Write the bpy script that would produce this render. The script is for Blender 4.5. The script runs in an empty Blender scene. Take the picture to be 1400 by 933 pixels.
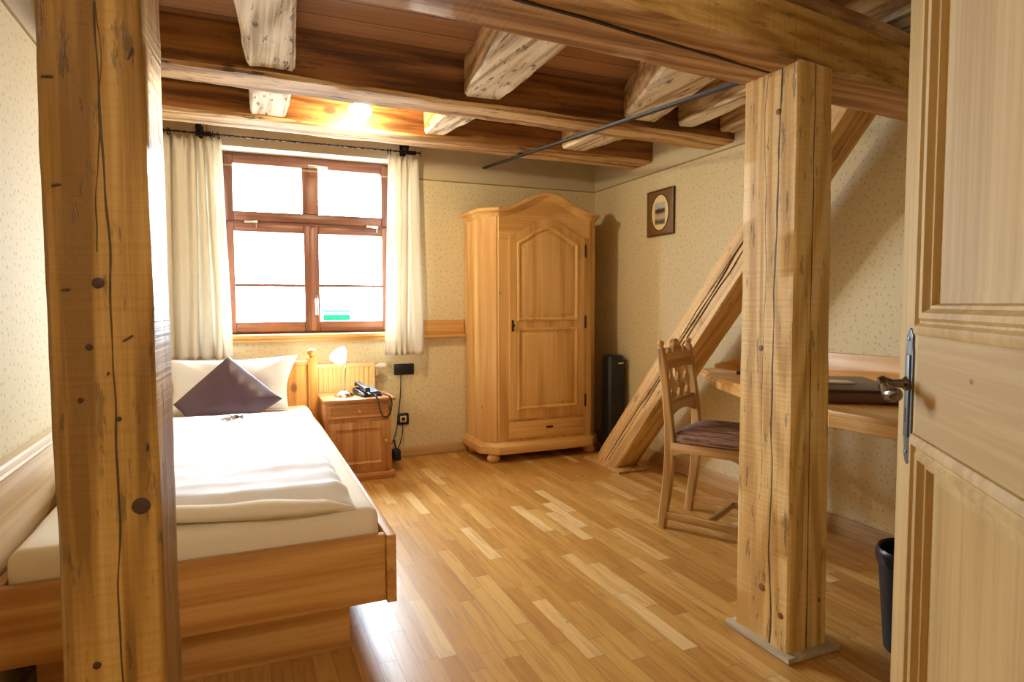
import bpy, bmesh, math, random
from mathutils import Vector, Matrix, noise as mn
random.seed(7)
S = bpy.context.scene
COL = S.collection
PI = math.pi

# ------------------------------------------------------------------ room data
D = 4.927                    # inner face of the window wall
LX = -0.678                  # inner face of the left wall
BACK = -1.5                  # rear wall of the entrance end
def RX(y): return 2.8968 + 0.0161 * (y - 4.9272)   # the right wall runs a little out of square

# ------------------------------------------------------------------ materials
def lin(c):
    return tuple((x / 12.92 if x <= .04045 else ((x + .055) / 1.055) ** 2.4) for x in c)
def C8(r, g, b): return lin((r / 255, g / 255, b / 255)) + (1,)

class NT:
    def __init__(s, name):
        s.m = bpy.data.materials.new(name); s.m.use_nodes = True
        s.t = s.m.node_tree; s.n = s.t.nodes; s.l = s.t.links
        s.b = s.n['Principled BSDF']; s.out = s.n['Material Output']
    def add(s, typ, **k):
        x = s.n.new(typ)
        for a, v in k.items(): setattr(x, a, v)
        return x
    def link(s, a, b): s.l.new(a, b)
    def math(s, op, a, b=None, c=None, clamp=False):
        x = s.add('ShaderNodeMath', operation=op); x.use_clamp = clamp
        for i, v in enumerate((a, b, c)):
            if v is None: continue
            if isinstance(v, (int, float)): x.inputs[i].default_value = v
            else: s.link(v, x.inputs[i])
        return x.outputs[0]
    def mix(s, fac, a, b, blend='MIX'):
        x = s.add('ShaderNodeMix', data_type='RGBA', blend_type=blend)
        for i, v in ((0, fac), (6, a), (7, b)):
            if isinstance(v, (int, float)): x.inputs[i].default_value = v
            elif isinstance(v, tuple): x.inputs[i].default_value = v
            else: s.link(v, x.inputs[i])
        return x.outputs[2]
    def ramp(s, fac, stops):
        x = s.add('ShaderNodeValToRGB'); r = x.color_ramp
        while len(r.elements) < len(stops): r.elements.new(.5)
        for e, (p, c) in zip(r.elements, stops): e.position = p; e.color = c
        s.link(fac, x.inputs[0]); return x.outputs[0]
    def noise(s, vec, scale, detail=3, rough=.5, dist=0, dim='3D'):
        x = s.add('ShaderNodeTexNoise', noise_dimensions=dim)
        x.inputs['Scale'].default_value = scale; x.inputs['Detail'].default_value = detail
        x.inputs['Roughness'].default_value = rough; x.inputs['Distortion'].default_value = dist
        if dim == '1D': s.link(vec, x.inputs['W'])
        else: s.link(vec, x.inputs['Vector'])
        return x.outputs[0]
    def bump(s, h, strength, dist=.01):
        x = s.add('ShaderNodeBump'); x.inputs['Strength'].default_value = strength
        x.inputs['Distance'].default_value = dist
        s.link(h, x.inputs['Height']); s.link(x.outputs[0], s.b.inputs['Normal'])
    def mapping(s, vec, sc):
        x = s.add('ShaderNodeMapping'); x.inputs['Scale'].default_value = sc
        s.link(vec, x.inputs['Vector']); return x.outputs[0]

def plain(name, col, rough=.5, metal=0, noisy=0, coat=0):
    n = NT(name); n.b.inputs['Roughness'].default_value = rough
    n.b.inputs['Metallic'].default_value = metal; n.b.inputs['Coat Weight'].default_value = coat
    if noisy:
        tc = n.add('ShaderNodeTexCoord')
        f = n.noise(tc.outputs['Object'], 14, 4)
        d = tuple(c * (1 - noisy) for c in col[:3]) + (1,)
        n.link(n.mix(f, d, col), n.b.inputs['Base Color'])
    else: n.b.inputs['Base Color'].default_value = col
    return n.m

def wood(name, dark, mid, light, axis=2, rough=.5, figure=1.0, knots=1.0, knot_col=None, knot_scale=3.2, cracks=(), pits=0, saw=0,
         bump=.15, spec=.35, coat=0, blotch=0):
    """pine-like timber with the grain along one object axis"""
    n = NT(name)
    tc = n.add('ShaderNodeTexCoord'); P = tc.outputs['Object']
    oi = n.add('ShaderNodeObjectInfo')
    off = n.add('ShaderNodeVectorMath', operation='MULTIPLY_ADD')
    cv = n.add('ShaderNodeCombineXYZ')
    for i in range(3): n.link(oi.outputs['Random'], cv.inputs[i])
    n.link(cv.outputs[0], off.inputs[0]); off.inputs[1].default_value = (13.1, 17.7, 9.3); n.link(P, off.inputs[2])
    Q = off.outputs[0]
    def sc(a, b):
        v = [b, b, b]; v[axis] = a; return tuple(v)
    fib = n.noise(n.mapping(Q, sc(1.2, 46)), 1, 5, .6, .2)
    bend = n.noise(n.mapping(Q, sc(.28, 3.2)), 1, 2, .45)
    # growth rings: distance-like waves bent by slow noise
    rings = n.math('SINE', n.math('MULTIPLY', bend, 60.0 * figure))
    rings = n.math('MULTIPLY_ADD', rings, .5, .5)
    fac = n.math('ADD', n.math('MULTIPLY', fib, .62), n.math('MULTIPLY', rings, .20))
    fac = n.math('ADD', fac, n.math('MULTIPLY', bend, .20))
    col = n.ramp(fac, [(.40, dark), (.53, mid), (.68, light)])
    if blotch:
        bl = n.noise(Q, 3.0, 4, .6)
        col = n.mix(n.math('MULTIPLY', n.math('SUBTRACT', bl, .45, clamp=True), blotch * 4, clamp=True), col, tuple(c * .45 for c in mid[:3]) + (1,))
    kc = knot_col or tuple(c * .35 for c in dark[:3]) + (1,)
    h = fib
    if knots:
        vo = n.add('ShaderNodeTexVoronoi'); vo.inputs['Scale'].default_value = knot_scale
        n.link(n.mapping(Q, sc(.62, 1)), vo.inputs['Vector'])
        d = vo.outputs['Distance']
        km = n.math('SUBTRACT', 1.0, n.math('DIVIDE', d, .085 * knots), clamp=True)
        km = n.math('MULTIPLY', km, 2.2, clamp=True)
        halo = n.math('SUBTRACT', 1.0, n.math('DIVIDE', d, .22 * knots), clamp=True)
        col = n.mix(n.math('MULTIPLY', halo, .35), col, dark)
        col = n.mix(n.math('MULTIPLY', km, .8), col, kc)
    if pits:
        pn = n.noise(n.mapping(Q, sc(7, 36)), 1, 4, .68)
        pm = n.math('MULTIPLY', n.math('SUBTRACT', pn, .585, clamp=True), 14, clamp=True)
        col = n.mix(n.math('MULTIPLY', pm, pits), col, (.05, .03, .018, 1))
        h = n.math('SUBTRACT', h, n.math('MULTIPLY', pm, 1.5))
    if saw:
        sp = n.add('ShaderNodeSeparateXYZ'); n.link(P, sp.inputs[0])
        sn = n.noise(sp.outputs[axis], 75, 2, .5, 0, '1D')
        col = n.mix(n.math('MULTIPLY', n.math('SUBTRACT', sn, .42, clamp=True), saw * 2.4, clamp=True), col, tuple(c * .6 for c in mid[:3]) + (1,))
        h = n.math('ADD', h, n.math('MULTIPLY', sn, .8))
    if cracks:
        sp2 = n.add('ShaderNodeSeparateXYZ'); n.link(P, sp2.inputs[0])
        A = sp2.outputs[axis]
        cm = None
        for (u, u0, amp, w, lo, hi, fr) in cracks:
            wv = n.math('MULTIPLY', n.math('SUBTRACT', n.noise(n.math('ADD', A, u0 * 37.0), fr, 3, .55, 0, '1D'), .5), amp * 2)
            dd = n.math('ABSOLUTE', n.math('SUBTRACT', n.math('SUBTRACT', sp2.outputs[u], u0), wv))
            wv2 = n.math('MULTIPLY', n.noise(A, 5.0, 2, .5, 0, '1D'), w * 2)
            m1 = n.math('SUBTRACT', 1.0, n.math('DIVIDE', dd, wv2), clamp=True)
            m1 = n.math('MULTIPLY', m1, 3, clamp=True)
            m1 = n.math('MULTIPLY', m1, n.math('GREATER_THAN', A, lo)); m1 = n.math('MULTIPLY', m1, n.math('LESS_THAN', A, hi))
            cm = m1 if cm is None else n.math('MAXIMUM', cm, m1)
        col = n.mix(n.math('MULTIPLY', cm, .88), col, (.035, .018, .008, 1))
        h = n.math('SUBTRACT', h, n.math('MULTIPLY', cm, 3))
    n.link(col, n.b.inputs['Base Color'])
    n.b.inputs['Roughness'].default_value = rough
    n.b.inputs['Specular IOR Level'].default_value = spec
    n.b.inputs['Coat Weight'].default_value = coat; n.b.inputs['Coat Roughness'].default_value = .25
    n.bump(h, bump, .004)
    return n.m

def wood3(name, d, m, l, **k): return [wood(f'{name}_{"xyz"[a]}', d, m, l, axis=a, **k) for a in range(3)]

OLD = dict(rough=.6, saw=.25, knots=1.25, knot_scale=3.4, bump=.4, pits=.5)
m_post = wood('post_timber', C8(204, 162, 94), C8(232, 196, 126), C8(240, 212, 152), axis=2, **{**OLD, 'cracks': (
    (1, .085, .03, .004, -.1, 2.2, 1.1), (1, .135, .02, .0016, .6, 2.1, 2.0), (0, .085, .012, .0028, -.1, 2.2, 1.3), (0, .06, .01, .0012, .3, 1.2, 2.3))})
m_pillar = wood('pillar_timber', C8(128, 90, 36), C8(168, 126, 58), C8(194, 154, 84), axis=2, **{**OLD, 'cracks': (
    (0, .095, .03, .0022, .2, 1.75, 1.0), (0, .085, .03, .0012, 1.3, 1.8, 1.6), (1, .07, .02, .003, .2, 2.2, 1.1), (1, .13, .02, .002, .2, 2.2, 1.7)), 'knot_scale': 3.4, 'rough': .4})
m_cbeam = wood('tie_beam_timber', C8(166, 124, 60), C8(198, 156, 82), C8(212, 176, 106), axis=0, **{**OLD, 'saw': .5, 'rough': .65})
m_cbeam_under = wood('tie_beam_underside', C8(140, 100, 58), C8(180, 140, 92), C8(200, 166, 120), axis=0, **{**OLD, 'pits': .4, 'saw': .2})
m_beam = wood('old_beam_side', C8(96, 60, 28), C8(142, 94, 48), C8(170, 120, 68), axis=0, rough=.6, knots=1.2, pits=.4, bump=.35, figure=.9, blotch=.15)
m_beam_under = wood('old_beam_underside', C8(132, 92, 48), C8(192, 154, 100), C8(216, 186, 140), axis=0, rough=.7, knots=.8, pits=.85, bump=.6)
m_joist = wood('joist_side', C8(140, 98, 54), C8(190, 150, 98), C8(210, 176, 126), axis=1, rough=.65, knots=1.0, pits=.4, bump=.35)
m_joist_under = wood('joist_underside', C8(164, 140, 104), C8(214, 198, 168), C8(232, 222, 200), axis=1, rough=.75, knots=.7, pits=.95, bump=.6)
m_brace = wood('brace_timber', C8(178, 138, 84), C8(210, 172, 112), C8(224, 190, 136), axis=2, **{**OLD, 'saw': .3, 'cracks': (
    (1, .012, .022, .0035, .05, 2.6, 1.2), (1, -.03, .02, .0014, .5, 2.2, 1.6))})
m_ward = wood3('wardrobe_pine', C8(200, 154, 90), C8(216, 172, 108), C8(226, 186, 124), rough=.34, figure=.55, knots=.4, bump=.05, spec=.4)
m_bed = wood3('bed_pine', C8(178, 126, 62), C8(200, 148, 80), C8(212, 166, 98), rough=.4, figure=.8, knots=1.0, bump=.05)
m_ns = wood3('nightstand_pine', C8(178, 124, 74), C8(200, 148, 94), C8(212, 164, 110), rough=.36, figure=.6, knots=.7, bump=.05)
m_door = wood3('door_pine', C8(182, 152, 98), C8(196, 168, 112), C8(206, 180, 124), rough=.6, figure=.35, knots=.25, bump=.05)
m_desk = wood3('desk_pine', C8(204, 154, 84), C8(222, 176, 106), C8(234, 196, 134), rough=.35, figure=.6, knots=.7, bump=.05)
m_chair = wood3('chair_oak', C8(164, 126, 78), C8(196, 158, 106), C8(210, 178, 128), rough=.45, figure=1.2, knots=0, bump=.12)
m_win = wood3('window_wood', C8(104, 66, 52), C8(134, 88, 70), C8(150, 104, 86), rough=.38, figure=.6, knots=0, bump=.05)
m_skirt = wood3('skirting_wood', C8(164, 130, 86), C8(192, 158, 110), C8(204, 172, 126), rough=.45, figure=.5, knots=.4, bump=.05)
m_slab = wood3('post_plinth_wood', C8(184, 172, 148), C8(214, 204, 182), C8(226, 218, 198), rough=.55, figure=.6, knots=0, bump=.1)
m_sill = wood3('sill_pine', C8(204, 156, 84), C8(224, 178, 106), C8(232, 196, 130), rough=.4, figure=.6, knots=.8, bump=.05)
m_panel = wood3('wall_panel_wood', C8(200, 172, 130), C8(218, 194, 154), C8(226, 206, 170), rough=.3, figure=.5, knots=.6, bump=.05)

# parquet strips along the room
def make_floor_mat():
    n = NT('oak_parquet')
    tc = n.add('ShaderNodeTexCoord'); sp = n.add('ShaderNodeSeparateXYZ'); n.link(tc.outputs['Object'], sp.inputs[0])
    W, Ln = .066, .46
    xr = n.math('DIVIDE', sp.outputs[0], W); row = n.math('FLOOR', xr); fx = n.math('FRACT', xr)
    wn = n.add('ShaderNodeTexWhiteNoise', noise_dimensions='1D'); n.link(row, wn.inputs['W'])
    yr = n.math('ADD', n.math('DIVIDE', sp.outputs[1], Ln), n.math('MULTIPLY', wn.outputs['Value'], 7.0))
    colm = n.math('FLOOR', yr); fy = n.math('FRACT', yr)
    cx = n.add('ShaderNodeCombineXYZ'); n.link(row, cx.inputs[0]); n.link(colm, cx.inputs[1])
    w2 = n.add('ShaderNodeTexWhiteNoise', noise_dimensions='2D'); n.link(cx.outputs[0], w2.inputs['Vector'])
    tone = n.ramp(w2.outputs['Value'], [(0, C8(182, 134, 66)), (.35, C8(198, 152, 80)), (.72, C8(206, 162, 90)), (.9, C8(216, 176, 106)), (1, C8(230, 200, 142))])
    off = n.add('ShaderNodeVectorMath', operation='MULTIPLY_ADD'); n.link(w2.outputs['Color'], off.inputs[0]); off.inputs[1].default_value = (5, 9, 3); n.link(tc.outputs['Object'], off.inputs[2])
    g = n.noise(n.mapping(off.outputs[0], (44, 3.0, 1)), 1, 5, .6, .8)
    col = n.mix(n.math('MULTIPLY', n.math('SUBTRACT', g, .46, clamp=True), 2.2, clamp=True), tone, C8(142, 92, 44))
    kn = n.add('ShaderNodeTexVoronoi'); kn.inputs['Scale'].default_value = 4.3; n.link(n.mapping(off.outputs[0], (1, .7, 1)), kn.inputs['Vector'])
    km = n.math('MULTIPLY', n.math('SUBTRACT', 1.0, n.math('DIVIDE', kn.outputs['Distance'], .05), clamp=True), 2, clamp=True)
    col = n.mix(n.math('MULTIPLY', km, .75), col, C8(70, 38, 18))
    ex = n.math('MINIMUM', fx, n.math('SUBTRACT', 1.0, fx)); ey = n.math('MINIMUM', fy, n.math('SUBTRACT', 1.0, fy))
    gap = n.math('MAXIMUM', n.math('LESS_THAN', ex, .016), n.math('LESS_THAN', ey, .0028))
    col = n.mix(n.math('MULTIPLY', gap, .55), col, C8(84, 46, 20))
    n.link(col, n.b.inputs['Base Color'])
    rr = n.math('MULTIPLY_ADD', g, .2, .22); n.link(rr, n.b.inputs['Roughness'])
    n.b.inputs['Specular IOR Level'].default_value = .5
    hh = n.math('SUBTRACT', n.math('MULTIPLY', w2.outputs['Value'], .25), gap)
    hh = n.math('ADD', hh, n.math('MULTIPLY', g, .3))
    n.bump(hh, .18, .003)
    return n.m
m_floor = make_floor_mat()

def make_wallpaper(axis_u):
    n = NT('sprigged_wallpaper_' + 'xy'[axis_u])
    tc = n.add('ShaderNodeTexCoord'); P = tc.outputs['Object']
    sp = n.add('ShaderNodeSeparateXYZ'); n.link(P, sp.inputs[0])
    cx = n.add('ShaderNodeCombineXYZ'); n.link(sp.outputs[axis_u], cx.inputs[0]); n.link(sp.outputs[2], cx.inputs[1])
    base = n.mix(n.noise(P, 2.0, 3), C8(216, 204, 166), C8(224, 214, 180))
    fine = n.noise(P, 90, 3, .6)
    base = n.mix(n.math('MULTIPLY', n.math('SUBTRACT', fine, .5, clamp=True), 1.2, clamp=True), base, C8(188, 174, 130))
    def dots(scale, r, colr, seedoff):
        nonlocal base
        mp = n.add('ShaderNodeMapping'); mp.inputs['Location'].default_value = (seedoff, seedoff * 1.7, 0); n.link(cx.outputs[0], mp.inputs['Vector'])
        v = n.add('ShaderNodeTexVoronoi', voronoi_dimensions='2D'); v.inputs['Scale'].default_value = scale; v.inputs['Randomness'].default_value = .8
        n.link(mp.outputs[0], v.inputs['Vector'])
        m = n.math('MULTIPLY', n.math('SUBTRACT', 1.0, n.math('DIVIDE', v.outputs['Distance'], r), clamp=True), 3, clamp=True)
        base = n.mix(n.math('MULTIPLY', m, .42), base, colr)
    dots(22, .15, C8(150, 134, 92), .3); dots(31, .11, C8(176, 156, 104), 3.1)
    up = n.math('GREATER_THAN', sp.outputs[2], 2.183)
    col = n.mix(up, base, C8(206, 194, 164))
    n.link(col, n.b.inputs['Base Color']); n.b.inputs['Roughness'].default_value = .75
    n.b.inputs['Specular IOR Level'].default_value = .2
    n.bump(fine, .08, .003)
    return n.m
m_wall = [make_wallpaper(0), make_wallpaper(1)]

def make_ceiling():
    n = NT('ceiling_planks')
    tc = n.add('ShaderNodeTexCoord'); sp = n.add('ShaderNodeSeparateXYZ'); n.link(tc.outputs['Object'], sp.inputs[0])
    r = n.math('DIVIDE', sp.outputs[1], .17); row = n.math('FLOOR', r); f = n.math('FRACT', r)
    wn = n.add('ShaderNodeTexWhiteNoise', noise_dimensions='1D'); n.link(row, wn.inputs['W'])
    tone = n.ramp(wn.outputs['Value'], [(0, C8(134, 92, 58)), (.5, C8(154, 108, 70)), (1, C8(170, 124, 82))])
    g = n.noise(n.mapping(tc.outputs['Object'], (1.5, 40, 1)), 1, 5, .6, .3)
    col = n.mix(n.math('MULTIPLY', n.math('SUBTRACT', g, .45, clamp=True), 2, clamp=True), tone, C8(104, 64, 36))
    gap = n.math('LESS_THAN', f, .045)
    col = n.mix(n.math('MULTIPLY', gap, .8), col, C8(30, 16, 9))
    n.link(col, n.b.inputs['Base Color']); n.b.inputs['Roughness'].default_value = .6
    n.bump(n.math('SUBTRACT', g, gap), .3, .004)
    return n.m
m_ceil = make_ceiling()

m_plaster = plain('reveal_plaster', C8(236, 232, 212), .8, noisy=.04)
m_trimline = plain('border_strip', C8(150, 128, 78), .6)
m_white = plain('white_bed_linen', C8(240, 241, 246), .8)
m_sheet = plain('cream_fitted_sheet', C8(234, 222, 196), .85, noisy=.04)
m_purple = plain('aubergine_satin', C8(86, 64, 78), .42, noisy=.12)
m_black = plain('black_plastic', C8(26, 27, 30), .32)
m_blackmatt = plain('black_matt', C8(22, 22, 24), .55)
m_iron = plain('blackened_iron', C8(34, 34, 44), .4, .6)
m_chrome = plain('chrome', C8(200, 196, 186), .2, 1)
m_silver = plain('silver_handle', C8(222, 218, 210), .28, .8)
m_steel = plain('galvanised_steel', C8(118, 124, 128), .42, .8, noisy=.35)
m_darkmetal = plain('burnished_nickel', C8(120, 112, 104), .22, 1)
m_brassdark = plain('dark_iron_fitting', C8(60, 40, 24), .5, .5)
m_knot2 = plain('knot_brown', C8(146, 102, 60), .6, noisy=.5)
m_knot = plain('knot_dark', C8(72, 42, 20), .6, noisy=.4)
m_rad = plain('cream_radiator_enamel', C8(236, 216, 160), .35)
m_valve = plain('white_valve', C8(236, 232, 220), .35)
m_cream = plain('cream_plastic', C8(226, 212, 176), .4)
m_frame = plain('brown_picture_mount', C8(124, 92, 50), .5, noisy=.12)
m_oval = plain('cream_oval_mount', C8(232, 214, 160), .6)
m_leather = plain('brown_leather', C8(82, 64, 56), .42, noisy=.2)
m_leather2 = plain('plum_leather', C8(112, 82, 74), .4, noisy=.2)
m_paper = plain('cream_paper', C8(226, 206, 170), .6)
m_screen = plain('telephone_grey', C8(120, 140, 165), .25)
m_foil = plain('sweet_wrapper', C8(190, 180, 168), .3, .5)
m_choc = plain('sweet_brown', C8(110, 78, 60), .4)

def cloth(name, col, trans):
    n = NT(name)
    tc = n.add('ShaderNodeTexCoord')
    w = n.noise(n.mapping(tc.outputs['Object'], (60, 60, 260)), 1, 3)
    c2 = n.mix(w, tuple(c * .9 for c in col[:3]) + (1,), col)
    df = n.add('ShaderNodeBsdfDiffuse'); tr = n.add('ShaderNodeBsdfTranslucent'); mx = n.add('ShaderNodeMixShader')
    n.link(c2, df.inputs[0]); n.link(c2, tr.inputs[0]); mx.inputs[0].default_value = trans
    n.link(df.outputs[0], mx.inputs[1]); n.link(tr.outputs[0], mx.inputs[2]); n.link(mx.outputs[0], n.out.inputs[0])
    return n.m
m_curtain = cloth('cream_linen_curtain', C8(244, 240, 228), .38)

def glass_mat(name, tint=(1, 1, 1, 1)):
    n = NT(name)
    tr = n.add('ShaderNodeBsdfTransparent'); tr.inputs[0].default_value = tint
    gl = n.add('ShaderNodeBsdfGlossy'); gl.inputs['Roughness'].default_value = .02
    mx = n.add('ShaderNodeMixShader'); mx.inputs[0].default_value = .05; n.link(tr.outputs[0], mx.inputs[1]); n.link(gl.outputs[0], mx.inputs[2])
    n.link(mx.outputs[0], n.out.inputs[0]); return n.m
m_glass = glass_mat('window_glass')

def sticker_mat():
    n = NT('green_sticker')
    tc = n.add('ShaderNodeTexCoord'); sp = n.add('ShaderNodeSeparateXYZ'); n.link(tc.outputs['Object'], sp.inputs[0])
    # green plate, pale band
    band = n.math('MULTIPLY', n.math('GREATER_THAN', sp.outputs[2], .046), n.math('LESS_THAN', sp.outputs[2], .068))
    df = n.mix(band, C8(70, 190, 130), C8(235, 250, 240))
    a = n.add('ShaderNodeBsdfDiffuse'); b = n.add('ShaderNodeBsdfTranslucent'); m = n.add('ShaderNodeMixShader'); m.inputs[0].default_value = .5
    n.link(df, a.inputs[0]); n.link(df, b.inputs[0]); n.link(a.outputs[0], m.inputs[1]); n.link(b.outputs[0], m.inputs[2]); n.link(m.outputs[0], n.out.inputs[0])
    return n.m
m_sticker = sticker_mat()

def emis(name, col, strength):
    n = NT(name); n.b.inputs['Base Color'].default_value = (.9, .9, .88, 1); n.b.inputs['Emission Color'].default_value = col
    n.b.inputs['Emission Strength'].default_value = strength; n.b.inputs['Roughness'].default_value = .3
    return n.m
m_glow = emis('lit_ceiling_shade', (1, .80, .46, 1), 22)
m_glow2 = emis('lit_bedside_shade', (1, .93, .80, 1), 9)

def seat_mat():
    n = NT('striped_woven_upholstery')
    tc = n.add('ShaderNodeTexCoord')
    w = n.noise(n.mapping(tc.outputs['Object'], (34, 2.6, 46)), 1, 4, .6, .5)
    col = n.ramp(w, [(.22, C8(70, 48, 52)), (.38, C8(128, 92, 92)), (.46, C8(92, 66, 70)), (.54, C8(164, 134, 112)), (.60, C8(130, 92, 90)), (.66, C8(110, 108, 90)), (.74, C8(206, 180, 146))])
    n.link(col, n.b.inputs['Base Color']); n.b.inputs['Roughness'].default_value = .85
    return n.m
m_seat = seat_mat()

def painting_mat():
    n = NT('small_landscape_print')
    tc = n.add('ShaderNodeTexCoord'); sp = n.add('ShaderNodeSeparateXYZ'); n.link(tc.outputs['Object'], sp.inputs[0])
    z = n.math('ADD', sp.outputs[2], n.math('MULTIPLY', n.math('SUBTRACT', n.noise(tc.outputs['Object'], 40, 3), .5), .03))
    z = n.math('DIVIDE', n.math('ADD', z, .10), .2)
    col = n.ramp(z, [(0, C8(222, 206, 158)), (.12, C8(92, 76, 60)), (.22, C8(110, 96, 76)), (.30, C8(196, 184, 150)), (.46, C8(170, 150, 120)), (.5, C8(60, 46, 40)), (.62, C8(76, 60, 52)), (.66, C8(176, 176, 168)), (.9, C8(190, 190, 180))])
    n.link(col, n.b.inputs['Base Color']); n.b.inputs['Roughness'].default_value = .5
    return n.m
m_print = painting_mat()

# ------------------------------------------------------------------ builders
def BM(): return bmesh.new()

def finish(bm, smooth=True, ang=.6):
    bmesh.ops.recalc_face_normals(bm, faces=bm.faces[:])
    if smooth:
        for f in bm.faces: f.smooth = True
        for e in bm.edges:
            if len(e.link_faces) == 2 and e.calc_face_angle(0) > ang: e.smooth = False

def link(name, bm, mats, parent=None, origin=None, local=False, smooth=True, ang=.6, recalc=True):
    """one mesh object; verts are given in world space unless local=True"""
    if recalc: finish(bm, smooth, ang)
    me = bpy.data.meshes.new(name)
    if not isinstance(mats, (list, tuple)): mats = [mats]
    if parent is not None and not local:
        o3 = parent_world(parent)
        bmesh.ops.translate(bm, verts=bm.verts[:], vec=-o3)
    if parent is None:
        if origin is None:
            lo = [min(v.co[i] for v in bm.verts) for i in range(3)]; hi = [max(v.co[i] for v in bm.verts) for i in range(3)]
            origin = ((lo[0] + hi[0]) / 2, (lo[1] + hi[1]) / 2, lo[2])
        if not local: bmesh.ops.translate(bm, verts=bm.verts[:], vec=-Vector(origin))
    bm.to_mesh(me); bm.free()
    for m in mats: me.materials.append(m)
    o = bpy.data.objects.new(name, me); COL.objects.link(o)
    if parent is not None: o.parent = parent
    else: o.location = origin
    return o

def parent_world(p):
    v = Vector(p.location)
    while p.parent: p = p.parent; v += Vector(p.location)
    return v

def tag(o, label=None, cat=None, group=None, kind=None):
    if label: o['label'] = label
    if cat: o['category'] = cat
    if group: o['group'] = group
    if kind: o['kind'] = kind
    return o
def empty(name, loc, label=None, cat=None, group=None, kind=None, rz=0):
    o = bpy.data.objects.new(name, None); COL.objects.link(o); o.location = loc; o.rotation_euler = (0, 0, rz)
    o.empty_display_size = .1
    return tag(o, label, cat, group, kind)
def struct(name, bm, mats, label=None, cat=None, origin=(0, 0, 0), **k):
    return tag(link(name, bm, mats, origin=origin, **k), label, cat, kind='structure')

def box(bm, lo, hi, bev=0, seg=2, mi=0):
    old = set(bm.faces) if mi else None
    r = bmesh.ops.create_cube(bm, size=1)
    vs = r['verts']
    for v in vs: v.co = Vector([lo[i] + (v.co[i] + .5) * (hi[i] - lo[i]) for i in range(3)])
    if bev:
        es = {e for v in vs for e in v.link_edges}
        rr = bmesh.ops.bevel(bm, geom=list(es), offset=bev, segments=seg, affect='EDGES', profile=.5)
        fs = rr['faces']
    if mi:
        for f in bm.faces:
            if f not in old: f.material_index = mi
    return vs

def prism(bm, pts, axis, a, b, bev=0, seg=2):
    """polygon pts (2D) extruded along axis between a and b; axis 0:(y,z) 1:(x,z) 2:(x,y)"""
    def P(p, t):
        return Vector((t, p[0], p[1])) if axis == 0 else Vector((p[0], t, p[1])) if axis == 1 else Vector((p[0], p[1], t))
    A = [bm.verts.new(P(p, a)) for p in pts]; B = [bm.verts.new(P(p, b)) for p in pts]
    n = len(pts)
    fa = bm.faces.new(A); fb = bm.faces.new(B[::-1])
    for i in range(n): bm.faces.new((A[i], B[i], B[(i + 1) % n], A[(i + 1) % n]))
    if bev:
        es = list(fa.edges) + list(fb.edges)
        bmesh.ops.bevel(bm, geom=es, offset=bev, segments=seg, affect='EDGES', profile=.5)

def ring(bm, rings, closed=False, caps=True, mi=0):
    """skin a list of vertex-position loops"""
    R = [[bm.verts.new(p) for p in r] for r in rings]
    n = len(R[0]); m = len(R)
    for j in range(m if closed else m - 1):
        a, b = R[j], R[(j + 1) % m]
        for i in range(n):
            f = bm.faces.new((a[i], a[(i + 1) % n], b[(i + 1) % n], b[i])); f.material_index = mi
    if caps and not closed:
        bm.faces.new(R[0][::-1]).material_index = mi; bm.faces.new(R[-1]).material_index = mi
    return R

def tube(bm, pts, r, seg=8, square=False, twist=0, up=None):
    pts = [Vector(p) for p in pts]; n = len(pts)
    rs = r if isinstance(r, (list, tuple)) else [r] * n
    rings = []; prev = None
    for i, p in enumerate(pts):
        t = (pts[min(i + 1, n - 1)] - pts[max(i - 1, 0)]).normalized()
        ref = Vector(up) if up else (prev if prev is not None else (Vector((0, 0, 1)) if abs(t.z) < .9 else Vector((1, 0, 0))))
        u = (ref - t * ref.dot(t))
        if u.length < 1e-5: u = t.orthogonal()
        u.normalize(); w = t.cross(u); prev = u
        k = seg; loop = []
        for j in range(k):
            a = 2 * PI * j / k + twist * i
            loop.append(p + (u * math.cos(a) + w * math.sin(a)) * rs[i])
        rings.append(loop)
    ring(bm, rings)

def bar(bm, pts, w, h, side, bev=.004):
    """rectangular-section bar along pts; side = unit vector for width w, h in the other direction (scalars or lists)"""
    pts = [Vector(p) for p in pts]; n = len(pts); s0 = Vector(side).normalized(); rings = []
    for i, p in enumerate(pts):
        t = (pts[min(i + 1, n - 1)] - pts[max(i - 1, 0)]).normalized()
        s = (s0 - t * s0.dot(t)).normalized(); q = t.cross(s)
        W = (w[i] if isinstance(w, (list, tuple)) else w) / 2; H = (h[i] if isinstance(h, (list, tuple)) else h) / 2
        c = min(bev, W * .45, H * .45)
        rings.append([p + s * a + q * b for a, b in ((-W + c, -H), (W - c, -H), (W, -H + c), (W, H - c), (W - c, H), (-W + c, H), (-W, H - c), (-W, -H + c))])
    ring(bm, rings)

def lathe(bm, prof, c, seg=20, axis=2, mi=0):
    rings = []
    for r, z in prof:
        L = []
        for j in range(seg):
            a = 2 * PI * j / seg; x, y = max(r, 1e-4) * math.cos(a), max(r, 1e-4) * math.sin(a)
            v = (x, y, z) if axis == 2 else (z, x, y) if axis == 0 else (x, z, y)
            L.append(Vector(c) + Vector(v))
        rings.append(L)
    ring(bm, rings, mi=mi)

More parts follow.
